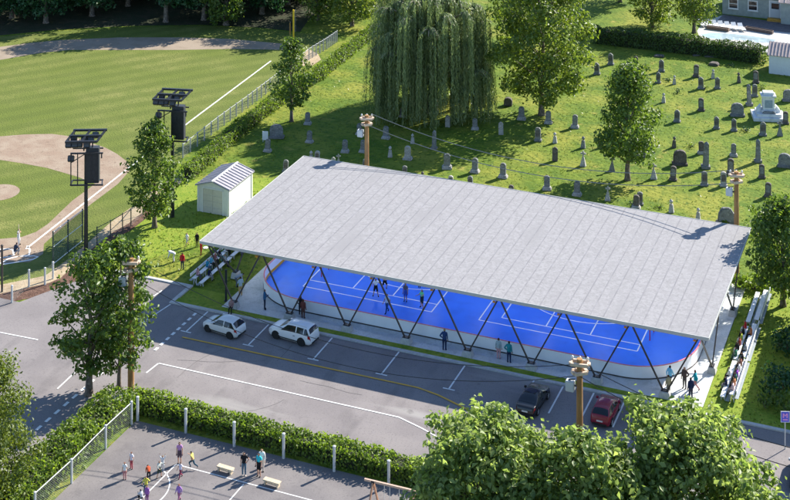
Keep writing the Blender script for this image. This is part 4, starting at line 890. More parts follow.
STONES = [
 (307.7,124.3,12,'based','g','grey headstone on a pale base just right of the narrow maple trunk'),
 (276.5,138,13.5,'wide','g','wide rounded grey headstone in tree shade near the field hedge'),
 (267.4,151.6,12.5,'based','g','grey headstone in front of the small white notice panel'),
 (309.4,142.5,11.7,'based','g','lone grey headstone halfway between the narrow maple and the roof corner'),
 (345,152.3,12.5,'based','g','grey headstone a little left of the left rear utility pole, nearest but one to it'),
 (285.6,172,12,'round','g','grey headstone half hidden behind the left edge of the roof'),
 (317,163,12,'round','l','pale round topped headstone just showing above the back left roof corner'),
 (311,162,11.5,'urn','l','small pale urn stone beside the back left corner of the roof'),
 (338.5,166,12,'cross','l','pale cross topped stone showing above the roof left of the pole'),
 (359.5,134.5,11,'based','g','headstone directly left of the crossarms of the left rear pole'),
 (385.8,138.6,12.4,'based','g','shaded headstone right of the left rear pole under the cables'),
 (412.6,143.5,10,'urn','l','shaded urn stone between the cables below the willow'),
 (390,157,11.3,'urn','l','shaded urn stone low right of the left rear pole'),
 (407.6,159.4,13.6,'based','l','bright topped headstone at the lower edge of the willow shadow'),
 (363,152.2,12.3,'based','g','headstone almost touching the left rear utility pole on its left'),
 (365,171,12,'round','g','headstone peeping over the roof against the left rear pole'),
 (404.4,178,12,'round','g','rounded headstone top above the roof in sun right of the left rear pole'),
 (422.6,183,12,'urn','d','small dark stone tip above the roof below the tall shaded pillar'),
 (434,149,19.5,'pillar','g','tall shaded pillar stone crossed by the cables in front of the willow'),
 (401.8,117,9,'based','g','headstone half hidden by the left hanging branches of the willow'),
 (447,168.5,15,'based','g','sunlit headstone with a long shadow left of its two lookalikes below the willow'),
 (474.9,172.4,14.3,'based','g','sunlit headstone midway along the trio below the willow'),
 (503,177.6,14.6,'based','g','sunlit headstone at the right end of the trio below the willow'),
 (501,134.7,13,'slab','l','pinkish pale slab standing in shade just right of the willow branches'),
 (521.5,119.6,13,'based','g','shaded headstone left of the broad bright tree trunk'),
 (447.6,127,12,'slab','l','pale slab seen through the willow branches left of centre'),
 (475,129.5,11,'based','g','headstone behind the lowest right willow branches'),
 (508,105.5,8,'block','d','small dark block in deep shade between willow and broad tree'),
 (547,189.7,13.9,'based','g','headstone in shade just above the roof, left of its twin'),
 (577,195.4,14.5,'based','g','headstone in shade just above the roof, right of its twin'),
 (511,197,12,'round','d','rounded brown stone top cut off by the roof edge below the trio'),
 (470.6,188,12,'round','g','rounded stone top cut off by the roof below the middle of the trio'),
 (451,187,11.5,'round','l','pale stone tip cut off by the roof below the left of the trio'),
 (538,141,13.5,'round','g','headstone in sun below the broad bright tree, left of a small urn stone'),
 (555,143,11,'urn','l','small pale urn stone in sun below the broad bright tree'),
 (555,161,14,'slab','d','plain dark slab between the urn stone and the roof'),
 (583,148,12,'urn','g','flared urn stone left of the lone cemetery maple'),
 (583,166,15,'cross','l','flared cross with thin shaft left of the lone cemetery maple'),
 (574.8,127.8,13,'based','g','sunlit headstone well right of the broad tree trunk'),
 (548.4,123.5,12.4,'based','g','headstone just right of the foot of the broad tree trunk'),
 (601,148,10.5,'urn','d','urn stone touching the left leaves of the lone maple'),
 (612,171,14.3,'cross','g','flared cross close left of the lone maple trunk'),
 (607.5,200.4,14.3,'cross','l','pale cross in the maple shadow just above the roof'),
 (641.4,157,8,'block','g','low block behind the lone maple, right of its trunk'),
 (653.7,179,15.6,'cross','l','flared cross alone in the sun right of the lone maple'),
 (673,180.3,14.3,'round','d','round topped dark stone below the wide brown one'),
 (679.7,164.7,15,'wide','d','wide brown headstone with a shouldered top behind the roof'),
 (636,208.6,14,'based','d','front stone of the overlapping pair by the roof edge'),
 (639.8,204.7,13,'round','g','rear stone of the overlapping pair by the roof edge'),
 (671.4,212.5,13.5,'urn','l','urn stone just above the roof in the middle of open grass'),
 (698,219.5,12,'urn','l','urn stone just above the roof left of the rough boulder'),
 (705.6,168,27,'pillar','g','very tall square pillar stone, the tallest in the cemetery'),
 (701.6,153.7,12.3,'based','d','dark headstone tucked behind the very tall pillar'),
 (733.5,156.3,12.6,'based','g','headstone on a pale plinth above the right rear pole'),
 (730.6,173.8,15.6,'round','d','tall round topped stone almost touching the right rear pole crossarms'),
 (704.4,185.5,14.3,'round','g','headstone in line with its neighbour left of the right rear pole, further from it'),
 (723.5,186.2,14.3,'round','l','headstone immediately left of the right rear pole'),
 (674,147.5,11.5,'urn','d','urn stone just above the wide brown headstone'),
 (758,162,23,'pillar','g','tall pillar on a broad plinth right of the right rear pole'),
 (762,178,13.6,'round','d','headstone in front of the tall pillar right of the pole'),
 (768,196.8,14.3,'round','d','lone headstone in the grass right of the right rear pole'),
 (785,167,13.5,'wide','g','broad low monument stone at the right edge above the dark tree'),
 (726.5,223.5,16.5,'rough','g','rough boulder headstone behind the right end of the roof'),
 (737.5,116,13,'wide','g','wide stone in open grass left of the white monument'),
 (701.3,110.8,12.7,'round','d','round topped stone alone between the pair above and the pair of slabs below'),
 (716.4,128.8,12.4,'point','g','pointed slab, left one of two below the wide stone'),
 (734,131,12.4,'point','g','pointed slab, right one of two below the wide stone'),
 (762.8,135.5,13.7,'point','g','pointed slab directly below the white monument'),
 (780,135.8,14.5,'cross','g','thin cross on a flared foot right below the white monument'),
 (785.6,123.8,12.4,'round','d','dark headstone touching the right foot of the white monument'),
 (789,101,11.5,'wide','g','wide stone cut by the right edge above the white monument'),
 (696,77,12.4,'round','d','round topped stone in line below the rear hedge, right of a gap'),
 (701,88.8,12,'point','g','left stone of the close pair left of the small urn stones'),
 (717.3,88.8,11.7,'point','g','right stone of the close pair, below a small urn stone'),
 (713,78.4,9.5,'urn','l','small pale urn stone above the close pair'),
 (739,82.6,10.5,'urn','d','small dark urn stone midway to the corner shed'),
 (756,83,12,'round','d','headstone on the edge of the shed shadow'),
 (749.4,105.3,21.5,'pillar','g','tall pillar left of the white monument'),
 (754.6,96.6,12.4,'round','g','headstone close behind the tall pillar beside the monument'),
 (677,122,12.4,'point','g','pointed slab right of the lone maple on the pale grass'),
 (663.5,102.6,9.8,'urn','l','urn stone at the upper right of the lone maple leaves'),
 (597,74.5,12,'point','g','leftmost headstone near the rear hedge'),
 (610.8,64.7,11.7,'point','g','rearmost headstone near the left of the rear hedge'),
 (635.8,66,10,'point','d','headstone right behind the top of the lone maple'),
 (661.5,71.6,12,'point','g','rear headstone right of the maple top, above its lookalike'),
 (658,83,11,'point','g','rear headstone right of the maple top, below its lookalike'),
 (674.3,84.2,9,'urn','l','small pale urn stone right of the two rear slabs'),
 (625.8,66,3,'flat','l','pale flat slab lying above the maple top'),
 (682,52,3,'flat','g','grey flat slab lying at the foot of the rear hedge'),
 (714,65,4.5,'flat','d','dark rounded grave slab alone below the rear hedge'),
 (697,55.3,2.5,'flat','d','dark flat slab close under the rear hedge, left of its neighbour'),
 (709.5,56.5,2.5,'flat','d','dark flat slab close under the rear hedge, right of its neighbour'),
 (659,56.5,2.5,'flat','d','dark flat slab in the shade of the rear hedge above the maple'),
 (333.4,168,11,'slab','l','slim pale slab just showing over the roof left of the pale cross'),
]
rs = random.Random(3)
for (x, y, hpx, kind, mk, lb) in STONES:
    key = (kind, mk); k = hpx/PPM(y)/KH[kind]
    if key not in proto: o = proto[key] = make_stone(kind, MS[mk])
    else: o = copy_tree(proto[key])
    o.location = (*P(x, y), .0)
    wx = 1.0 if kind in ('flat',) else min(1.15, max(.75, k)); 
    o.scale = (wx*rs.uniform(.95, 1.05), wx, k); o.rotation_euler = (R(rs.uniform(-2.5, 2.5)), R(rs.uniform(-2.5, 2.5)), R(rs.uniform(2, 20)))
    if kind == 'flat': o.scale = (1.0, 1.1, hpx/3); o.rotation_euler.z = R(rs.uniform(-15, 30))
    tag(o, lb, 'gravestone', 'headstones in the cemetery')
t = thing('notice_panel', 'small white notice panel on legs beside the field hedge in the cemetery', 'notice panel', P(265.2, 142), R(18))
b = MB(); b.box(-.36, .36, -.04, .04, .25, 1.35); b.build('panel', paint((.72, .74, .76)), t)
for x in (-.28, .28): b = MB(); b.box(x-.04, x+.04, -.035, .035, 0, .248); b.build('leg', M_galv, t)
# the white monument
t = thing('monument', 'large white stepped monument with a pedestal at the right of the cemetery', 'monument', P(768, 117.5), R(16))
b = MB(); b.box(-2.1, 2.1, -1.7, 1.7, 0, .45); b.box(-1.6, 1.6, -1.3, 1.3, .452, .85); b.build('steps', M_marble, t, bevel=.04)
b = MB(); b.box(-.95, .95, -.8, .8, .852, 1.2); b.box(-.75, .75, -.62, .62, 1.202, 2.9); b.build('pedestal', M_marble, t, bevel=.04)
b = MB(); b.box(-.98, .98, -.82, .82, 2.902, 3.12); b.box(-.7, .7, -.55, .55, 3.122, 3.45); b.build('cap', M_marble, t, bevel=.04)
for sx in (-1, 1):
    b = MB(); b.extrude_y([(sx*.96, .853), (sx*1.55, .853), (sx*1.5, 1.15), (sx*1.2, 1.5), (sx*.96, 1.75)], -.45, .45); b.build('scroll', M_marble, t, bevel=.04)
b = MB(); b.box(-.5, .5, -.66, -.624, 1.5, 2.5); b.build('plaque', mat('bluish slate', (.25, .32, .38), .4, var=.15), t)
b = MB(); b.add([(-.9,-1.2,.853),(.9,-1.2,.853),(.9,-.82,.853),(-.9,-.82,.853),(-.6,-1.0,1.15),(.6,-1.0,1.15),(.6,-.82,1.15),(-.6,-.82,1.15)], [(3,2,1,0),(4,5,6,7),(0,1,5,4),(1,2,6,5),(2,3,7,6),(3,0,4,7)]); b.build('ledge', M_stone, t, bevel=.03)

# ------------------------------------------------------------------ cars
def interp(pts, x):
    if x <= pts[0][0]: return pts[0][1]
    for (a, b), (c, d) in zip(pts[:-1], pts[1:]):
        if x <= c:
            t = (x-a)/(c-a); return b+(d-b)*t
    return pts[-1][1]
def smooth_pts(pts, k=3):
    """round the corners of a profile a little"""
    for _ in range(k-1):
        q = [pts[0]]
        for a, b in zip(pts[:-1], pts[1:]): q += [(a[0]*.8+b[0]*.2, a[1]*.8+b[1]*.2), (a[0]*.2+b[0]*.8, a[1]*.2+b[1]*.8)]
        pts = q+[pts[-1]]
    return pts
def make_car(label, loc, rotz, colour, spec, group='parked cars', rails=False):
    L, Wd, top, belt, cowl, rf, rr, tail, wb = spec['L'], spec['W'], smooth_pts(spec['top']), spec['belt'], spec['cowl'], spec['rf'], spec['rr'], spec['tail'], spec['wb']
    t = thing('parked_car', label, 'car', loc, rotz, group); h = L/2
    wp = smooth_pts([(-h, Wd*.40), (-h+.12, Wd*.455), (-h+.6, Wd*.495), (0, Wd*.5), (h-.8, Wd*.492), (h-.25, Wd*.44), (h-.06, Wd*.36), (h, Wd*.30)])
    def sect(x):
        w = interp(wp, x); zt = interp(top, x); zb = .2+.16*max(0, (abs(x)-(h-.35))/.35)**2; be = min(interp(belt, x), zt-.02); hh = max(0, zt-be)
        k = min(1, hh/.5); wr = w*(1-.27*k)
        return [(0, zb), (w*.86, zb), (w*.965, zb+.12), (w, .52), (w*.99, .72 if be > .8 else be*.85), (w*.965, be), (w*.955, be+.06*hh), (w*.955*.5+wr*.5, be+.5*hh), (wr, be+.88*hh), (wr*.88, zt-.025*k-.005), (wr*.5, zt+.012*k), (0, zt+.02*k)]
    n = 49; xs = [-h+L*(.5-.5*math.cos(math.pi*i/(n-1)))*.35+L*(i/(n-1))*.65 for i in range(n)]
    S = [sect(x) for x in xs]; m = len(S[0])
    b = MB(); full = [[(x, y, z) for (y, z) in s]+[(x, -y, z) for (y, z) in s[-2:0:-1]] for x, s in zip(xs, S)]
    k = len(full[0]); vs = [p for r in full for p in r]; fs = []
    for i in range(n-1):
        for j in range(k): fs.append((i*k+j, i*k+(j+1) % k, (i+1)*k+(j+1) % k, (i+1)*k+j))
    fs.append(tuple(range(k))); fs.append(tuple((n-1)*k+j for j in range(k-1, -1, -1)))
    b.add(vs, fs)
    pm = mat('car paint %.2f %.2f %.2f' % colour, colour, .22, spec=.6, metal=0.0)
    body = b.build('body', pm, t, smooth=True)
    def patch(name, x0f, x1f, u0, u1, m_, side=0, off=.008, nx=6):
        """a pane that follows the body: x range may change with height u (section coordinate)"""
        q = MB(); rows = []
        us = [u0+(u1-u0)*i/4 for i in range(5)]
        for u in us:
            a = (u-u0)/(u1-u0) if u1 > u0 else 0; xa, xb = x0f(a), x1f(a); row = []
            for i in range(nx+1):
                x = xa+(xb-xa)*i/nx; s = sect(x); j = min(m-2, int(u)); f = u-j
                y = s[j][0]*(1-f)+s[j+1][0]*f; z = s[j][1]*(1-f)+s[j+1][1]*f
                row.append((x, y, z))
            rows.append(row)
        for sd in ((1, -1) if side == 0 else (side,)):
            vv = [(x, (y+off)*sd, z+off*.4) for r in rows for (x, y, z) in r]
            q.add(vv, [(r*(nx+1)+i, r*(nx+1)+i+1, (r+1)*(nx+1)+i+1, (r+1)*(nx+1)+i) for r in range(4) for i in range(nx)])
        return q.build(name, m_, t, smooth=True)
    # side windows: front door, rear door, quarter
    a0, a1 = cowl-.12, rf-.02
    mid = (rf+rr)/2+.05
    for nm, xa, xb in (('front_window', lambda a: mid+.06, lambda a: a0+(a1-a0)*a-.06), ('rear_window', lambda a: rr+.42-(0 if spec.get('wagon') else .1*a), lambda a: mid-.05), ('quarter_window', lambda a: tail+(rr-tail)*a+.12, lambda a: rr+.34)):
        if nm == 'quarter_window' and not spec.get('wagon') and not spec.get('hatch'): continue
        for sd in (1, -1): patch(nm, xa, xb, 6.05, 7.95, M_glass, sd)
    # windscreen and rear screen over the top of the section
    def screen(name, xa, xb, ins=.93):
        q = MB(); nx = 7; rows = []
        for i in range(nx+1):
            x = xa+(xb-xa)*i/nx; s = sect(x); row = []
            for (y, z) in s[8:]: row.append((x, y*ins, z))
            rows.append(row+[(x, -y, z) for (x, y, z) in row[-2::-1]])
        kk = len(rows[0]); d = .012
        q.add([(x+(d if xb > 0 else -d), y, z+.012) for r in rows for (x, y, z) in r], [(i*kk+j, i*kk+j+1, (i+1)*kk+j+1, (i+1)*kk+j) for i in range(nx) for j in range(kk-1)])
        return q.build(name, M_glass, t, smooth=True)
    screen('windscreen', rf+.05, cowl-.06); screen('rear_screen', tail+.05, rr-.04)
    if spec.get('sunroof'): 
        q = MB(); zz = interp(top, 0)+.03; q.box(-.75, -.05, -.42, .42, zz-.02, zz+.005); q.build('sunroof', M_glass, t)
    for sx in (-1, 1):
        for sy in (-1, 1):
            wx = sx*wb/2; wy = sy*(Wd/2-.10); rad = spec.get('rad', .33)
            q = MB(); prof = [(rad*.62, -.10), (rad*.96, -.115), (rad, -.06), (rad, .06), (rad*.96, .115), (rad*.62, .10)]
            q.lathe(prof, 20); ty = q.build('tyre', M_rubber, None, smooth=False); 
            wl = thing('wheel', None, None); wl.parent = t; wl.location = (wx, wy, rad); wl.rotation_euler.x = R(90)
            ty.parent = wl
            q = MB(); q.lathe([(rad*.64, -.085), (rad*.66, .085)], 20); q.build('barrel', mat('dark wheel', (.05, .05, .05), .5), wl)
            q = MB()
            for zf in (-.095, .088):
                q.lathe([(rad*.16, zf), (rad*.14, zf+.012)], 10); q.lathe([(rad*.60, zf), (rad*.66, zf+.01)], 18) if False else None
                for i in range(7):
                    a = 2*math.pi*i/7; q.bar((rad*.1*math.cos(a), rad*.1*math.sin(a), zf+.006), (rad*.64*math.cos(a), rad*.64*math.sin(a), zf+.006), .075, .014)
            q.build('rim', mat('silver alloy', (.55, .56, .57), .3, metal=.5), wl)
            q = MB(); aa = [(wx+(rad+.075)*math.cos(R(d)), rad+(rad+.075)*math.sin(R(d))) for d in range(-18, 199, 12)]
            q.extrude_y(aa, sy*(Wd/2-.30), sy*(interp(wp, wx)+.006)); q.build('wheel_arch', mat('black arch liner', (.012, .012, .013), .8), t)
            wl.location.y = sy*(interp(wp, wx)-.085)
    M_lamp = mat('headlamp glass', (.6, .62, .65), .1); M_red = mat('tail lamp red', (.35, .012, .012), .2)
    for sd in (1, -1):
        patch('headlight', lambda a: h-.52+.10*a, lambda a: h-.13, 4.3, 5.6, M_lamp, sd, .012, 4)
        patch('tail_light', lambda a: -h+.02+.06*a, lambda a: -h+.30+.05*a, 4.2, 6.0 if spec.get('hatch') or spec.get('wagon') else 5.2, M_red, sd, .012, 4)
        q = MB(); y = interp(wp, cowl-.3)*.97*sd; z = interp(belt, cowl-.3)+.08
        q.box(cowl-.40, cowl-.18, min(y, y+.2*sd), max(y, y+.2*sd), z, z+.16); q.build('mirror', pm, t, bevel=.03)
        for hx_ in (mid+.18, rr+.55):
            q = MB(); y = interp(wp, hx_)*.992*sd; q.box(hx_-.1, hx_+.1, min(y, y+.03*sd), max(y, y+.03*sd), .80, .835); q.build('handle', pm if not rails else M_dsteel, t)
        patch('sill_trim', lambda a: -wb/2+.42, lambda a: wb/2-.42, 1.9, 2.5, M_rubber, sd, .012, 6)
        if rails:
            q = MB(); zz = interp(top, 0); yy = sect(0)[9][0]*.98*sd
            q.tube([(rr+.15, yy, zz-.0), (rr+.3, yy, zz+.06), (rf-.35, yy, zz+.06), (rf-.2, yy, zz)], .022, 6); q.build('roof_rail', M_galv, t)
    q = MB(); q.box(h-.045, h+.012, -.42, .42, .42, .60); q.build('grille', M_rubber, t, bevel=.01)
    q = MB(); q.box(h-.03, h+.018, -.25, .25, .30, .41); q.build('front_plate', paint((.6, .6, .58)), t)
    q = MB(); q.box(-h-.018, -h+.05, -.26, .26, .58, .70); q.build('rear_plate', paint((.6, .6, .58)), t)
    q = MB(); q.box(-h-.012, -h+.06, -.62, .62, .30, .46); q.build('bumper_trim', M_rubber, t, bevel=.01)
    return t
HATCH = dict(L=4.15, W=1.78, wb=2.58, hatch=True, cowl=1.02, rf=.28, rr=-1.45, tail=-1.98, rad=.33,
    top=[(-2.075, .62), (-2.05, .98), (-1.98, 1.08), (-1.55, 1.42), (-1.3, 1.50), (-.5, 1.54), (.2, 1.48), (1.02, 1.02), (1.6, .90), (1.95, .76), (2.075, .58)],
    belt=[(-2.075, .60), (-1.95, .98), (-1.2, .97), (0, .92), (1.0, .89), (1.7, .80), (2.075, .55)])
SUV = dict(L=4.75, W=1.88, wb=2.78, wagon=True, cowl=1.12, rf=.30, rr=-1.98, tail=-2.30, rad=.37,
    top=[(-2.375, .66), (-2.36, 1.02), (-2.30, 1.14), (-2.08, 1.56), (-1.85, 1.66), (-.6, 1.70), (.25, 1.64), (1.12, 1.16), (1.8, 1.04), (2.22, .86), (2.375, .62)],
    belt=[(-2.375, .62), (-2.25, 1.10), (-1.2, 1.07), (0, 1.03), (1.1, 1.00), (1.9, .92), (2.375, .58)])
SEDAN = dict(L=4.65, W=1.82, wb=2.75, cowl=.98, rf=.18, rr=-.95, tail=-1.72, rad=.33, sunroof=True,
    top=[(-2.325, .62), (-2.3, .90), (-2.2, 1.0), (-1.72, 1.05), (-.95, 1.38), (-.4, 1.45), (.15, 1.41), (.98, .99), (1.8, .88), (2.2, .74), (2.325, .56)],
    belt=[(-2.325, .58), (-2.2, .92), (-1.5, .96), (0, .92), (1.0, .88), (1.9, .78), (2.325, .53)])
make_car('silver white hatchback, the leftmost parked car under the roof edge', P(224, 332), R(172), (.66, .665, .66), HATCH)
make_car('white estate suv with roof rails parked beside a white bay line', P(293.5, 338.5), R(174), (.78, .78, .77), SUV, rails=True)
make_car('black sedan parked nose in, between two bay lines left of the foreground pole', P(533.5, 405), R(88), (.012, .013, .015), SEDAN)
make_car('maroon hatchback parked half behind the foreground tree', P(606, 416), R(89), (.23, .012, .028), HATCH)
make_car('silver car cut off at the lower right corner of the photo', (58.25, -7.2), R(96), (.50, .53, .56), SEDAN)

# ------------------------------------------------------------------ bleachers
def bleacher(label, x, y, L, face):
    """face = -1: spectators look towards -x"""
    t = thing('bleacher', label, 'bleacher', (x, y, 0), 0, 'bleachers beside the rink')
    rows = [(0.0, .45), (.78, .80)]
    for i, (o, z) in enumerate(rows):
        b = MB(); b.box(-L*0, .42, 0, L, z-.07, z); s = b.build('seat', M_alu, t, (o*1.0, 0, 0), bevel=.015)
        if face > 0: s.location.x = 1.2-o
        for k in range(4):
            yy = .25+k*(L-.5)/3; b = MB(); xx = s.location.x
            b.bar((xx+.06, yy, 0), (xx+.06, yy, z-.07), .07); b.bar((xx+.36, yy, 0), (xx+.36, yy, z-.07), .07); b.bar((xx+.06, yy, z-.1), (xx+.36, yy, .1), .05); b.build('leg', M_galv, t)
    for (o, z) in ((.45, .16), (1.25, .5)):
        b = MB(); b.box(0, .3, 0, L, z-.05, z); s = b.build('footboard', mat('grey footboard', (.30, .34, .37), .5, var=.1), t); s.location.x = o if face < 0 else 1.62-o-.3
        if o > 1:
            b = MB(); b.box(0, .05, 0, L, .95, 1.25) if False else b.box(0, .06, 0, L, .86, 1.16); s = b.build('backrest', M_alu, t); s.location.x = 1.36 if face < 0 else .20
    return t
bleacher('empty white bleacher in leaf shade at the right end of the pavilion', 50.3, 15.7, 6.4, -1)
bleacher('middle white bleacher on the right verge with people on its near row', 50.3, 8.35, 6.5, -1)
bleacher('front white bleacher on the right verge nearest the road', 50.3, 1.65, 6.4, -1)
bleacher('shaded bleacher on the left verge nearest the road with people seated', -3.0, 2.9, 6.2, 1)
bleacher('shaded bleacher on the left verge half under the roof edge', -3.0, 9.4, 6.2, 1)
bleacher('hidden far bleacher on the left verge behind the roof corner', -3.0, 15.9, 6.2, 1)

# ------------------------------------------------------------------ people
def pose_joints(kind):
    """joint positions of a 1.75 m figure looking along +y"""
    J = dict(pelvis=(0,0,.95), spine=(0,.0,1.13), chest=(0,-.01,1.33), neck=(0,-.005,1.50), jaw=(0,.02,1.58), head=(0,.015,1.66), crown=(0,.0,1.735), nose=(0,.115,1.645),
        shL=(-.17,-.01,1.44), elL=(-.225,-.03,1.16), wrL=(-.235,.05,.92), shR=(.17,-.01,1.44), elR=(.225,-.03,1.16), wrR=(.235,.05,.92),
        hiL=(-.09,0,.90), knL=(-.10,.02,.50), anL=(-.105,-.02,.09), toL=(-.125,.14,.035), hiR=(.09,0,.90), knR=(.10,.02,.50), anR=(.105,-.02,.09), toR=(.125,.14,.035))
    def up(**k): J.update(k)
    def shift(names, d):
        for n in names: J[n] = tuple(a+c for a, c in zip(J[n], d))
    UP = ['spine','chest','neck','jaw','head','crown','nose','shL','elL','wrL','shR','elR','wrR']
    if kind == 'fold': up(elL=(-.25,.06,1.18), wrL=(-.02,.19,1.22), elR=(.25,.06,1.18), wrR=(.02,.22,1.17))
    elif kind == 'hips': up(elL=(-.36,-.08,1.2), wrL=(-.2,.03,1.02))
    elif kind == 'walk': up(knL=(-.1,.16,.53), anL=(-.1,.27,.11), toL=(-.11,.42,.07), knR=(.1,-.06,.5), anR=(.1,-.34,.16), toR=(.1,-.22,.05), elL=(-.22,-.17,1.18), wrL=(-.21,-.12,.94), elR=(.22,.1,1.18), wrR=(.2,.26,1.0))
    elif kind == 'run':
        up(knL=(-.1,.34,.66), anL=(-.1,.14,.34), toL=(-.1,.28,.27), knR=(.1,-.14,.52), anR=(.1,-.50,.40), toR=(.1,-.46,.26), elL=(-.24,-.24,1.22), wrL=(-.2,-.08,1.08), elR=(.24,.16,1.2), wrR=(.12,.36,1.34))
        for n in UP: J[n] = (J[n][0], J[n][1]+(J[n][2]-.95)*.22, J[n][2]-.02)
    elif kind == 'reach': up(elL=(-.36,.12,1.36), wrL=(-.42,.36,1.46), elR=(.3,.1,1.22), wrR=(.3,.34,1.2), knL=(-.17,.1,.5), anL=(-.24,.02,.09), toL=(-.28,.17,.035), knR=(.17,-.02,.5), anR=(.25,-.1,.09), toR=(.29,.05,.035))
    elif kind == 'up': up(elL=(-.32,.03,1.62), wrL=(-.3,.1,1.88), elR=(.32,.03,1.62), wrR=(.3,.1,1.88), knL=(-.12,.06,.52), knR=(.12,-.05,.5), anR=(.13,-.2,.12), toR=(.13,-.05,.05))
    elif kind == 'bend':
        for n in UP:
            x, y, z = J[n]; d = z-.95; J[n] = (x, y*.4+d*.92, .97+d*.30-y*.6)
        up(elL=(-.22,.5,.84), wrL=(-.2,.58,.60), elR=(.22,.5,.84), wrR=(.2,.60,.60), pelvis=(0,-.08,.95), hiL=(-.09,-.08,.9), hiR=(.09,-.08,.9), knL=(-.13,.06,.5), knR=(.13,.06,.5))
    elif kind == 'sit':
        shift(UP+['pelvis','hiL','hiR'], (0, 0, -.42))
        up(hiL=(-.09,.02,.5), hiR=(.09,.02,.5), knL=(-.12,.42,.50), knR=(.12,.42,.50), anL=(-.13,.44,.09), anR=(.13,.44,.09), toL=(-.14,.6,.035), toR=(.14,.6,.035), elL=(-.25,.02,.78), wrL=(-.13,.26,.62), elR=(.25,.02,.78), wrR=(.13,.26,.62))
        for n in UP: J[n] = (J[n][0], J[n][1]+.08*(J[n][2]-.5) if n not in ('wrL','wrR') else J[n][1], J[n][2])
    elif kind == 'crouch':
        shift(UP+['pelvis','hiL','hiR'], (0, -.12, -.55))
        up(knL=(-.24,.28,.52), knR=(.24,.28,.52), anL=(-.2,.02,.1), anR=(.2,.02,.1), toL=(-.24,.18,.035), toR=(.24,.18,.035), elL=(-.26,.16,.62), wrL=(-.14,.42,.66), elR=(.26,.1,.6), wrR=(.18,.34,.6))
        for n in ('chest','neck','jaw','head','crown','nose','shL','shR'): J[n] = (J[n][0], J[n][1]+.3*(J[n][2]-.4), J[n][2]-.03)
    elif kind == 'bat': up(elL=(-.05,.24,1.38), wrL=(.2,.2,1.5), elR=(.34,-.02,1.4), wrR=(.26,.14,1.54), knL=(-.2,.1,.5), anL=(-.3,.0,.09), toL=(-.32,.15,.035), knR=(.2,.08,.5), anR=(.28,-.02,.09), toR=(.3,.13,.035))
    elif kind == 'squatkid':
        pass
    return J
RAD = dict(pelvis=.135, spine=.125, chest=.15, neck=.058, jaw=.078, head=.096, crown=.066, nose=.02, shL=.072, elL=.046, wrL=.032, hiL=.10, knL=.062, anL=.045, toL=.038)
BONES = [('pelvis','spine'),('spine','chest'),('chest','neck'),('neck','jaw'),('jaw','head'),('head','crown'),('head','nose'),
         ('chest','shL'),('shL','elL'),('elL','wrL'),('chest','shR'),('shR','elR'),('elR','wrR'),('pelvis','hiL'),('hiL','knL'),('knL','anL'),('anL','toL'),('pelvis','hiR'),('hiR','knR'),('knR','anR'),('anR','toR')]
REG = {('pelvis','spine'):'hips', ('spine','chest'):'torso', ('chest','neck'):'torso', ('neck','jaw'):'skin', ('jaw','head'):'head', ('head','crown'):'head', ('head','nose'):'skin'}
for s_ in 'LR':
    REG.update({('chest','sh'+s_):'torso', ('sh'+s_,'el'+s_):'uparm', ('el'+s_,'wr'+s_):'forearm', ('pelvis','hi'+s_):'hips', ('hi'+s_,'kn'+s_):'thigh', ('kn'+s_,'an'+s_):'shin', ('an'+s_,'to'+s_):'foot'})
POSE = {}
def seg_dist(p, a, b):
    d = b-a; t = max(0, min(1, (p-a).dot(d)/max(d.length_squared, 1e-9))); return (p-(a+d*t)).length, t
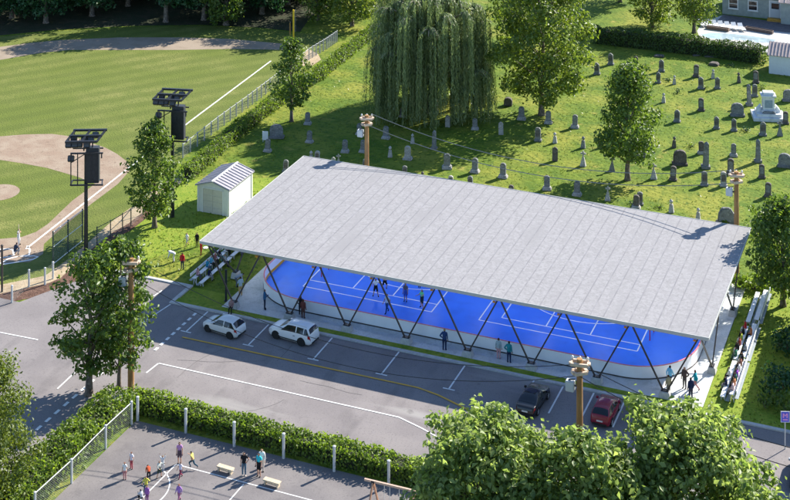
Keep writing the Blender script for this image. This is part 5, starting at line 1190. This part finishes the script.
def build_pose(kind):
    J = {k: Vector(v) for k, v in pose_joints(kind).items()}
    names = list(J); idx = {n: i for i, n in enumerate(names)}
    vs = [J[n] for n in names]; es = [(idx[a], idx[b]) for a, b in BONES]; rad = [RAD[n if n in RAD else n[:-1]+'L'] for n in names]
    hand = []
    for s_, sg in (('L', -1), ('R', 1)):
        w = J['wr'+s_]; d = (w-J['el'+s_]).normalized(); side = d.cross(Vector((0, 0, 1)) if abs(d.z) < .8 else Vector((0, 1, 0))).normalized()
        n = side.cross(d).normalized()
        pal = w+d*.075; vs.append(pal); rad.append(.034); ip = len(vs)-1; es.append((idx['wr'+s_], ip)); hand.append((w, pal+d*.1))
        for f, ln in ((-.027, .075), (-.009, .09), (.009, .085), (.027, .068)):   # four fingers, bent
            k1 = pal+d*.035+side*f*1.1; k2 = k1+d*ln*.5+n*.008; k3 = k2+d*ln*.42+n*.03
            for pnt, rr in ((k1, .0105), (k2, .0095), (k3, .008)): vs.append(pnt); rad.append(rr)
            q = len(vs); es += [(ip, q-3), (q-3, q-2), (q-2, q-1)]
        t1 = pal-d*.02+side*.042*sg; t2 = t1+d*.035+side*.02*sg+n*.015
        vs += [t1, t2]; rad += [.012, .009]; q = len(vs); es += [(ip, q-2), (q-2, q-1)]
    me = bpy.data.meshes.new('figure'); me.from_pydata([tuple(v) for v in vs], es, [])
    o = bpy.data.objects.new('figure', me); COL.objects.link(o)
    md = o.modifiers.new('skin', 'SKIN'); md.use_smooth_shade = True
    sv = me.skin_vertices[0].data
    for i, r in enumerate(rad): sv[i].radius = (r, r); sv[i].use_root = (i == idx['pelvis'])
    ss = o.modifiers.new('sub', 'SUBSURF'); ss.levels = 1; ss.render_levels = 1
    dg = bpy.context.evaluated_depsgraph_get(); body = bpy.data.meshes.new_from_object(o.evaluated_get(dg))
    bpy.data.objects.remove(o); bpy.data.meshes.remove(me)
    body.name = 'person'; body.polygons.foreach_set('use_smooth', [True]*len(body.polygons))
    # clothing regions
    reg = []
    bl = [(J[a], J[b], REG[(a, b)], RAD[a if a in RAD else a[:-1]+'L']) for a, b in BONES]
    for pl in body.polygons:
        c = pl.center; best = None
        for a, b_, rname, rr in bl:
            dd, t = seg_dist(c, a, b_); dd -= rr*.5
            if best is None or dd < best[0]: best = (dd, rname, t)
        for a, b_ in hand:
            dd, t = seg_dist(c, a, b_)
            if dd < .05 and best[1] == 'forearm' and best[2] > .97: best = (dd, 'skin', t)
        reg.append((best[1], best[2]))
    hd = J['head']; fwd = (J['nose']-J['head']).normalized(); upv = (J['crown']-J['jaw']).normalized()
    def part(sel, off):
        fs = [pl for i, pl in enumerate(body.polygons) if sel(*reg[i], pl)]
        used = sorted({v for pl in fs for v in pl.vertices}); mp = {v: i for i, v in enumerate(used)}
        m = bpy.data.meshes.new('garment'); m.from_pydata([tuple(body.vertices[v].co+body.vertices[v].normal*off) for v in used], [], [tuple(mp[v] for v in pl.vertices) for pl in fs])
        m.polygons.foreach_set('use_smooth', [True]*len(m.polygons)); m.materials.append(None); return m
    parts = dict(
        tee=part(lambda r, t, p: r == 'torso' or (r == 'hips' and p.center.z > J['pelvis'].z+.03 and True) or (r == 'uparm' and t < .62), .014),
        top=part(lambda r, t, p: r in ('torso', 'uparm', 'forearm') or (r == 'hips' and p.center.z > J['pelvis'].z+.0), .016),
        trousers=part(lambda r, t, p: r in ('hips', 'thigh', 'shin'), .012),
        shorts=part(lambda r, t, p: r == 'hips' or (r == 'thigh' and t < .85), .02),
        shoes=part(lambda r, t, p: r == 'foot', .012),
        hair=part(lambda r, t, p: r == 'head' and ((p.center-hd).dot(upv) > .035 or (p.center-hd).dot(fwd) < -.02), .016),
        long_hair=part(lambda r, t, p: (r == 'head' and ((p.center-hd).dot(upv) > .03 or (p.center-hd).dot(fwd) < .0)) or (r == 'skin' and (p.center-hd).dot(fwd) < -.02) , .028))
    body.materials.clear(); body.materials.append(None)
    b = MB(); sd = upv.cross(fwd).normalized()
    for e in (-1, 1): c = hd+fwd*.088+sd*e*.033+upv*.012; b.box(c.x-.011, c.x+.011, c.y-.011, c.y+.011, c.z-.008, c.z+.008)
    c = hd+fwd*.082-upv*.062; b.box(c.x-.022, c.x+.022, c.y-.008, c.y+.008, c.z-.005, c.z+.005)
    fo = b.build('face', paint((.05, .03, .025))); fm = fo.data; bpy.data.objects.remove(fo)
    b = MB()
    for e in (-1, 1): c = hd+sd*e*.095; b.box(c.x-.012, c.x+.012, c.y-.02, c.y+.02, c.z-.03, c.z+.03)
    eo = b.build('ear', paint((.5, .3, .22)), bevel=.008); em = eo.data; bpy.data.objects.remove(eo)
    parts['face'] = fm; parts['ears'] = em
    return body, parts, J
SK = [(.52, .30, .21), (.38, .21, .14), (.14, .075, .05), (.6, .38, .28)]
HAIR = dict(k=(.012, .010, .009), b=(.07, .035, .018), y=(.36, .24, .10), g=(.35, .34, .33), r=(.30, .09, .03))
WHT, BLK, NVY, GRY = (.72, .72, .71), (.018, .018, .02), (.02, .03, .08), (.25, .27, .29)
def person(pose, loc, face, hgt, shirt, legs, label, hair='k', skin=0, sleeves=True, shorts=False, longh=False, shoes=BLK, z=0.0, group=None, cat='person', hat=None):
    if pose not in POSE: POSE[pose] = build_pose(pose)
    body, parts, J = POSE[pose]
    def ob(name, me, m, par=None):
        o = bpy.data.objects.new(name, me); COL.objects.link(o)
        if par: o.parent = par
        o.material_slots[0].link = 'OBJECT'; o.material_slots[0].material = m
        return o
    skm = cloth(SK[skin]); o = ob('person', body, skm)
    o.location = (loc[0], loc[1], z); o.rotation_euler.z = R(face); k = hgt/1.75; o.scale = (k, k, k)
    ob('shirt', parts['top' if sleeves else 'tee'], cloth(shirt), o)
    ob('shorts' if shorts else 'trousers', parts['shorts' if shorts else 'trousers'], cloth(legs), o)
    ob('shoes', parts['shoes'], cloth(shoes), o); ob('hair', parts['long_hair' if longh else 'hair'], cloth(hat or HAIR[hair]), o)
    for nm in ('face', 'ears'):
        e = bpy.data.objects.new(nm, parts[nm]); COL.objects.link(e); e.parent = o
    return tag(o, label, cat, group)
zr = .12; zs = .10
A = person
# players on the rink
A('reach', P(375.8, 296.5, zr), 200, 1.78, (.7,.78,.8), BLK, 'player in a white shirt and black shorts at the left of the rink group', shorts=True, sleeves=False, z=zr)
A('run', P(384.6, 290.5, zr), 230, 1.75, WHT, BLK, 'running player in white and dark shorts just under the roof edge', shorts=True, sleeves=False, z=zr)
A('walk', P(387, 313, zr), 160, 1.85, (.5,.62,.72), (.03,.08,.22), 'long haired player in a pale vest and blue trousers nearest the boards', 'b', longh=True, sleeves=False, z=zr)
A('stand', P(405.5, 301.5, zr), 185, 1.8, (.10,.10,.13), (.05,.10,.42), 'player in a dark vest and bright blue shorts in mid rink', 'k', 1, sleeves=False, shorts=True, z=zr)
A('reach', P(422, 308.5, zr), 150, 1.85, (.16,.72,.35), (.03,.04,.05), 'player in a bright green shirt and dark shorts at the right of the rink group', shorts=True, sleeves=False, z=zr)
A('stand', P(419.5, 287.5, zr), 170, 1.3, BLK, BLK, 'dark clothed figure mostly hidden by the roof edge above the green shirt', z=zr)
# onlookers along the boards
A('fold', P(264.6, 309.5, zs), -60, 1.95, (.035,.12,.25), (.03,.04,.07), 'onlooker in a blue jacket standing by the curved end of the white boards', z=zs)
A('stand', P(303.2, 318.5, zs), 0, 1.85, (.16,.06,.05), (.12,.06,.05), 'onlooker in brown standing behind a steel column by the boards', 'b', z=zs)
A('hips', P(300.6, 315, zs), 20, 1.85, BLK, BLK, 'dark dressed onlooker leaning at the white boards beside the one in brown', z=zs)
A('hips', P(444.5, 350.5, zs), 10, 2.0, (.03,.06,.16), NVY, 'onlooker in navy with a yellow scarf standing alone outside the boards', 'y', z=zs)
A('stand', P(498.6, 359, zs), 5, 1.9, (.33,.42,.46), (.55,.30,.32), 'onlooker in a pale jacket and pink trousers, left of a pair', 'b', longh=True, z=zs)
A('hips', P(509, 363, zs), 0, 1.98, (.03,.24,.28), NVY, 'onlooker in a teal jacket and navy trousers, right of a pair', z=zs)
A('fold', P(240.5, 296, zs), 40, 1.9, (.40,.52,.60), (.55,.36,.14), 'person in a pale blue top and mustard trousers on the paved left end', 'b', longh=True, z=zs)
A('bend', P(236.5, 287, zs), -60, 1.85, (.30,.34,.40), (.12,.14,.18), 'person in a grey hoodie bending beside the mustard trousers', z=zs)
A('sit', P(231.5, 313, 0), 190, 1.7, (.36,.22,.2), BLK, 'person sitting against the first column footing by the kerb', z=.12)
A('walk', P(670, 386.5, zs), -30, 1.85, (.22,.55,.75), NVY, 'person in a bright light blue shirt at the sunlit right end of the pavilion', z=zs)
A('stand', P(668.5, 394.5, zs), 30, 1.7, (.42,.36,.22), (.20,.19,.14), 'person in tan half hidden by treetop leaves at the right end', 'b', z=zs)
A('hips', P(684.6, 388.5, zs), 160, 1.9, (.10,.07,.06), (.09,.08,.075), 'person in a brown jacket facing the group at the right end', 'b', z=zs)
A('stand', P(690.8, 400, zs), 40, 1.95, NVY, (.05,.05,.08), 'person all in navy standing on the sunlit paving at the front', z=zs)
A('walk', P(695.3, 391.5, zs), 100, 1.9, (.02,.32,.38), (.45,.20,.20), 'person in a teal top and reddish trousers walking at the right end', 'b', z=zs)
# on the left lawn
A('walk', P(187, 246.3), 150, 1.45, WHT, (.62,.60,.56), 'child all in white on the lawn below the shed', 'y', shorts=True, sleeves=False)
A('stand', P(197, 246.8), 200, 1.5, BLK, BLK, 'child in black on the lawn near the roof corner')
A('up', P(201, 255.5), -30, 1.3, (.48,.03,.03), (.3,.03,.03), 'small child in red by the white frisbee', 'b')
A('stand', P(182.3, 269.6), 10, 1.75, (.50,.03,.035), (.03,.04,.07), 'man in a red shirt and dark trousers on the left lawn', 'b')
A('bend', P(174, 262), 110, 1.7, (.60,.62,.68), (.5,.5,.52), 'person in white bending down on the lawn by the man in red', 'k')
t = thing('frisbee', 'white frisbee lying on the lawn beside the small child in red', 'frisbee', P(205.5, 248))
b = MB(); b.lathe([(.02, .03), (.22, .03), (.27, .02), (.28, .05), (.2, .075), (.02, .08)], 16); b.build('disc', paint((.8, .8, .78)), t)
# seated spectators
def seat(lbl, x, y, face, shirt, legs, hair='k', row=0, rt=True, hgt=1.6, longh=False, sk=0, hat=None):
    if rt: xx = 50.3+.22+(.78 if row else 0)
    else: xx = -3.0+1.2+.2-(.78 if row else 0)
    A('sit', (xx, y), face, hgt, shirt, legs, lbl, hair, sk, z=(.0 if row == 0 else .35), longh=longh, hat=hat, group='spectators on the bleachers')
seat('spectator in bright red at the far end of the occupied right bleacher', 0, 14.3, 90, (.6,.04,.04), (.6,.6,.58), 'b')
seat('spectator in black next to the one in bright red', 0, 13.2, 90, BLK, BLK)
seat('spectator in yellow green on the middle right bleacher', 0, 12.0, 90, (.36,.40,.06), (.6,.6,.56), 'b')
seat('spectator in dark red on the middle right bleacher', 0, 11.0, 90, (.28,.05,.04), BLK)
seat('spectator in black with pale trousers on the middle right bleacher', 0, 10.1, 90, BLK, (.5,.5,.5), 'k')
seat('spectator in green at the near end of the middle right bleacher', 0, 8.9, 90, (.05,.16,.11), (.05,.1,.08), 'k', 0)
seat('spectator in black at the far end of the front right bleacher', 0, 7.6, 90, BLK, (.5,.45,.4), 'b', 1)
seat('spectator in brown on the front right bleacher', 0, 6.7, 90, (.22,.10,.07), BLK, 'k', 1)
seat('spectator in white on the front right bleacher', 0, 5.8, 90, (.65,.62,.6), (.08,.07,.08), 'b', 1)
seat('spectator in purple on the front right bleacher', 0, 4.7, 90, (.30,.08,.45), BLK, 'k', 1)
seat('spectator in dark green on the front right bleacher', 0, 4.0, 90, (.04,.12,.09), BLK, 'k', 1)
seat('spectator in orange brown on the front right bleacher', 0, 3.2, 90, (.45,.18,.08), BLK, 'k', 1)
seat('spectator in pale pink at the near end of the front right bleacher', 0, 2.4, 90, (.62,.45,.45), (.3,.25,.25), 'b', 1, longh=True)
seat('spectator in pink at the road end of the left bleacher', 0, 3.6, -90, (.5,.30,.32), (.1,.1,.12), 'k', 1, False)
seat('spectator in turquoise on the left bleacher', 0, 5.6, -90, (.03,.26,.42), (.05,.12,.22), 'k', 1, False)
seat('spectator in sky blue on the left bleacher', 0, 6.4, -90, (.10,.36,.52), BLK, 'b', 1, False)
seat('spectator with reddish hair on the left bleacher', 0, 7.2, -90, (.24,.09,.10), BLK, 'r', 1, False, longh=True)
seat('spectator in black on the left bleacher', 0, 8.1, -90, BLK, (.05,.2,.2), 'k', 1, False)
seat('spectator in a pale shirt and dark hat on the left bleacher', 0, 9.7, -90, (.5,.42,.42), BLK, 'k', 1, False, hat=(.2,.03,.05))
seat('spectator in red brown on the left bleacher near the roof edge', 0, 12.6, -90, (.42,.16,.12), (.12,.2,.25), 'r', 1, False, longh=True)
seat('spectator in light teal on the left bleacher nearest the roof edge', 0, 13.5, -90, (.25,.45,.48), BLK, 'k', 1, False)
seat('spectator in white with black trousers on the low row of the front right bleacher', 0, 5.3, 90, (.7,.7,.68), BLK, 'k', 0)
seat('spectator in navy on the low row of the front right bleacher', 0, 3.6, 90, NVY, (.3,.28,.26), 'b', 0)
seat('spectator in grey on the high row of the middle right bleacher', 0, 9.5, 90, (.28,.29,.3), BLK, 'k', 1)
seat('spectator in rust on the high row of the middle right bleacher', 0, 12.6, 90, (.35,.13,.05), BLK, 'b', 1)
seat('spectator in navy on the left bleacher behind the road end', 0, 4.6, -90, NVY, (.3,.3,.32), 'b', 0, False)
seat('spectator in grey on the low row of the left bleacher', 0, 7.9, -90, (.3,.33,.36), NVY, 'k', 0, False)
seat('spectator in white on the low row of the left bleacher', 0, 10.9, -90, (.6,.6,.62), (.1,.12,.2), 'k', 0, False)
seat('spectator in dark purple on the high row of the left bleacher', 0, 11.6, -90, (.12,.05,.18), BLK, 'k', 1, False)
# baseball
A('bat', P(18.5, 246), -70, 1.85, WHT, (.62,.62,.62), 'baseball batter in white with a dark helmet at home plate', sleeves=False, hat=(.02,.02,.03))
A('crouch', P(16, 254.5), -10, 1.85, (.05,.06,.09), (.30,.31,.33), 'crouching baseball catcher in dark gear behind home plate', hat=(.02,.02,.03))
t = thing('baseball_bat', 'pale wooden baseball bat held up by the batter', 'baseball bat', (P(18.5, 246)[0]+.2, P(18.5, 246)[1]-.2, 1.55), R(40)); b = MB(); b.tube([(0,0,-.05),(0,.1,.2),(0,.36,.72)], [.018,.022,.04], 8); b.build('barrel', M_timber, t)
# sport court
def ct(pose, x, y, face, h, s, l, lb, **k): A(pose, P(x, y), face, h, s, l, lb, **k)
ct('stand', 131.5, 469.3, 170, 1.4, (.70,.68,.74), (.42,.10,.12), 'child in a white top and red shorts near the left fence, further one', hair='r', sleeves=False)
ct('stand', 124.7, 479.8, 190, 1.4, WHT, (.50,.22,.22), 'child in a white top and pink trousers near the left fence, nearer one', hair='r', sleeves=False)
ct('bend', 148.7, 480, 40, 1.3, (.45,.09,.04), BLK, 'child in orange red bending over on the sport court', hair='k')
ct('reach', 159.3, 478, 250, 1.35, (.55,.56,.50), (.05,.07,.05), 'child reaching out with both arms beside the painted circle', hair='b', shorts=True)
ct('up', 162.8, 471, 200, 1.25, WHT, WHT, 'child all in white with raised arms on the sport court', hair='y')
ct('stand', 179.6, 463.8, 200, 1.75, (.46,.24,.44), (.10,.07,.09), 'adult in a lilac top standing at the corner of the white court lines', hair='b', longh=True, shorts=True, sleeves=False)
ct('walk', 180.5, 478.3, 160, 1.3, (.66,.64,.74), (.3,.06,.1), 'child in white and plum in front of the adult in lilac', hair='b', sleeves=False)
ct('run', 192.6, 469.5, 90, 1.45, (.62,.52,.14), (.03,.08,.12), 'child in a yellow shirt and blue trousers running by the court line', hair='k', sleeves=False)
ct('reach', 146, 493.5, 200, 1.35, (.62,.58,.10), (.05,.10,.12), 'child in a lime yellow shirt on the painted court line', hair='k')
ct('stand', 147, 503, 180, 1.35, (.30,.12,.38), (.2,.08,.2), 'child in purple cut off by the bottom edge, left one', hair='r')
ct('walk', 179, 502, 170, 1.4, (.34,.18,.48), (.4,.15,.25), 'child in violet cut off by the bottom edge, right one', hair='r')
ct('crouch', 141, 500, 60, 1.2, (.5,.52,.55), BLK, 'child crouching at the bottom edge of the sport court', hair='k')
ct('hips', 244, 476, 200, 1.9, BLK, (.10,.16,.22), 'adult in a black t shirt and blue grey trousers between the wooden benches', hair='k', sleeves=False, shoes=(.6, .5, .4))
ct('stand', 259, 477, 170, 1.9, (.05,.50,.56), BLK, 'adult in a turquoise shirt and dark shorts between the wooden benches', hair='k', shorts=True, sleeves=False)
ct('stand', 261.8, 472, 200, 1.85, (.72,.70,.68), (.60,.55,.50), 'adult in white standing behind the turquoise shirt', hair='y', skin=3)
for i, (x, y, lb) in enumerate([(225.5, 472.5, 'low pale timber bench left of the three adults'), (272, 486, 'low pale timber bench right of the three adults on the court line')]):
    p = P(x, y); t = thing('bench', lb, 'bench', p, R(-3)); 
    b = MB(); b.box(-.72, .72, -.24, .24, .36, .46); b.build('seat', M_timber, t, bevel=.02)
    for sx in (-.55, .55): b = MB(); b.box(sx-.06, sx+.06, -.2, .2, 0, .36); b.build('leg', M_timber, t)
    b = MB(); b.box(-.48, .48, -.03, .03, .12, .2); b.build('stretcher', M_timber, t)
t = thing('sports_bag', 'white bag lying on the end of the left timber bench', 'bag', (*P(231.5, 473), .1)); b = MB(); b.lathe([(.02, 0), (.16, .02), (.2, .14), (.15, .28), (.03, .36)], 12, sq=.7); b.build('pouch', paint((.72, .70, .66)), t, smooth=True)

# ------------------------------------------------------------------ swing set and road sign
q0 = P(367, 506); q1 = P(420, 519)
t = thing('swing_set', 'timber swing set frame at the bottom edge below the court fence', 'swing set', q0, math.atan2(q1[1]-q0[1], q1[0]-q0[0])); L = math.dist(q0, q1)
M_swing = mat('reddish swing timber', (.40, .22, .14), .6, var=.15, scale=5)
b = MB(); b.bar((-.2, 0, 2.0), (L+.2, 0, 2.0), .15, .15); b.build('beam', mat('pale swing beam', (.55, .38, .28), .6, var=.12, scale=5), t)
for x in (.5, L-.5):
    for sy in (-1, 1): b = MB(); b.bar((x, .06*sy, 1.93), (x+.12*sy, .75*sy, 0), .12); b.build('leg', M_swing, t)
    b = MB(); b.box(x-.12, x+.12, -.12, .12, 1.86, 2.06); b.build('joint', M_steel, t)
for x in (L*.38, L*.66):
    s = MB(); s.box(-.24, .24, -.1, .1, .5, .54); so_ = s.build('swing_seat', M_rubber, t, (x, 0, 0)); s = MB(); s.bar((-.22, 0, .54), (-.22, 0, 1.93), .03); s.bar((.22, 0, .54), (.22, 0, 1.93), .03); s.build('chain', M_galv, so_)
sp = P(785, 449.5)
t = thing('road_sign', 'blue and purple road sign on a thin post beside the silver car', 'road sign', sp, R(20))
b = MB(); b.tube([(0,0,-.1),(0,0,3.1)], .045, 8); b.build('post', M_galv, t)
b = MB(); b.box(-.36, .36, -.075, -.05, 2.25, 3.15); pn = b.build('panel', paint((.78, .78, .8)), t)
b = MB(); b.box(-.32, .32, -.082, -.0765, 2.29, 3.11); b.build('sign_face', mat('sign blue', (.10, .10, .62), .4), pn)
b = MB(); b.box(-.2, -.1, -.088, -.083, 2.62, 2.98); b.box(.1, .2, -.088, -.083, 2.62, 2.98); b.add([(-.1,-.087,2.98),(-.1,-.087,2.86),(0,-.087,2.72),(.1,-.087,2.86),(.1,-.087,2.98),(0,-.087,2.84)], [(0,1,2,5),(5,2,3,4)]); b.box(-.2, .2, -.088, -.083, 2.42, 2.52); b.build('symbol', mat('sign pink', (.75, .30, .62), .4), pn)

# ------------------------------------------------------------------ light, sky, camera
LD = Vector((-.765, -1.345, -1.0)).normalized()          # direction the sunlight travels
sun = bpy.data.lights.new('sun', 'SUN'); sun.energy = 5.0; sun.angle = R(.5); sun.color = (1.0, .94, .84)
so = bpy.data.objects.new('sun', sun); COL.objects.link(so); so.rotation_euler = LD.to_track_quat('-Z', 'Y').to_euler(); so.location = (40, 60, 80)
w = bpy.data.worlds.new('World'); sc.world = w; w.use_nodes = True
nt = w.node_tree; bg = nt.nodes['Background']; sky = nt.nodes.new('ShaderNodeTexSky'); sky.sky_type = 'NISHITA'; sky.sun_disc = False
S_ = -LD; el = math.asin(S_.z); sky.sun_elevation = el; sky.sun_rotation = math.atan2(S_.x, S_.y)
sky.air_density = 1.0; sky.dust_density = .2; sky.ozone_density = 4.0
nt.links.new(sky.outputs[0], bg.inputs[0]); bg.inputs[1].default_value = .105
cam = bpy.data.cameras.new('camera'); co = bpy.data.objects.new('camera', cam); COL.objects.link(co)
cx, cy = W(0, 0); co.location = (cx, cy, CH); co.rotation_euler = (R(90), 0, A_)
cam.sensor_width = 36; cam.lens = 36*F_/790; cam.shift_y = (YH-250)/790.0; cam.clip_end = 5000; cam.clip_start = 1
sc.camera = co
sc.view_settings.view_transform = 'Standard'; sc.view_settings.look = 'None'; sc.view_settings.gamma = 1; sc.view_settings.use_curve_mapping = False
sc.view_settings.exposure = 1.2
sc.render.engine = 'CYCLES'
sc.cycles.max_bounces = 6; sc.cycles.transparent_max_bounces = 12
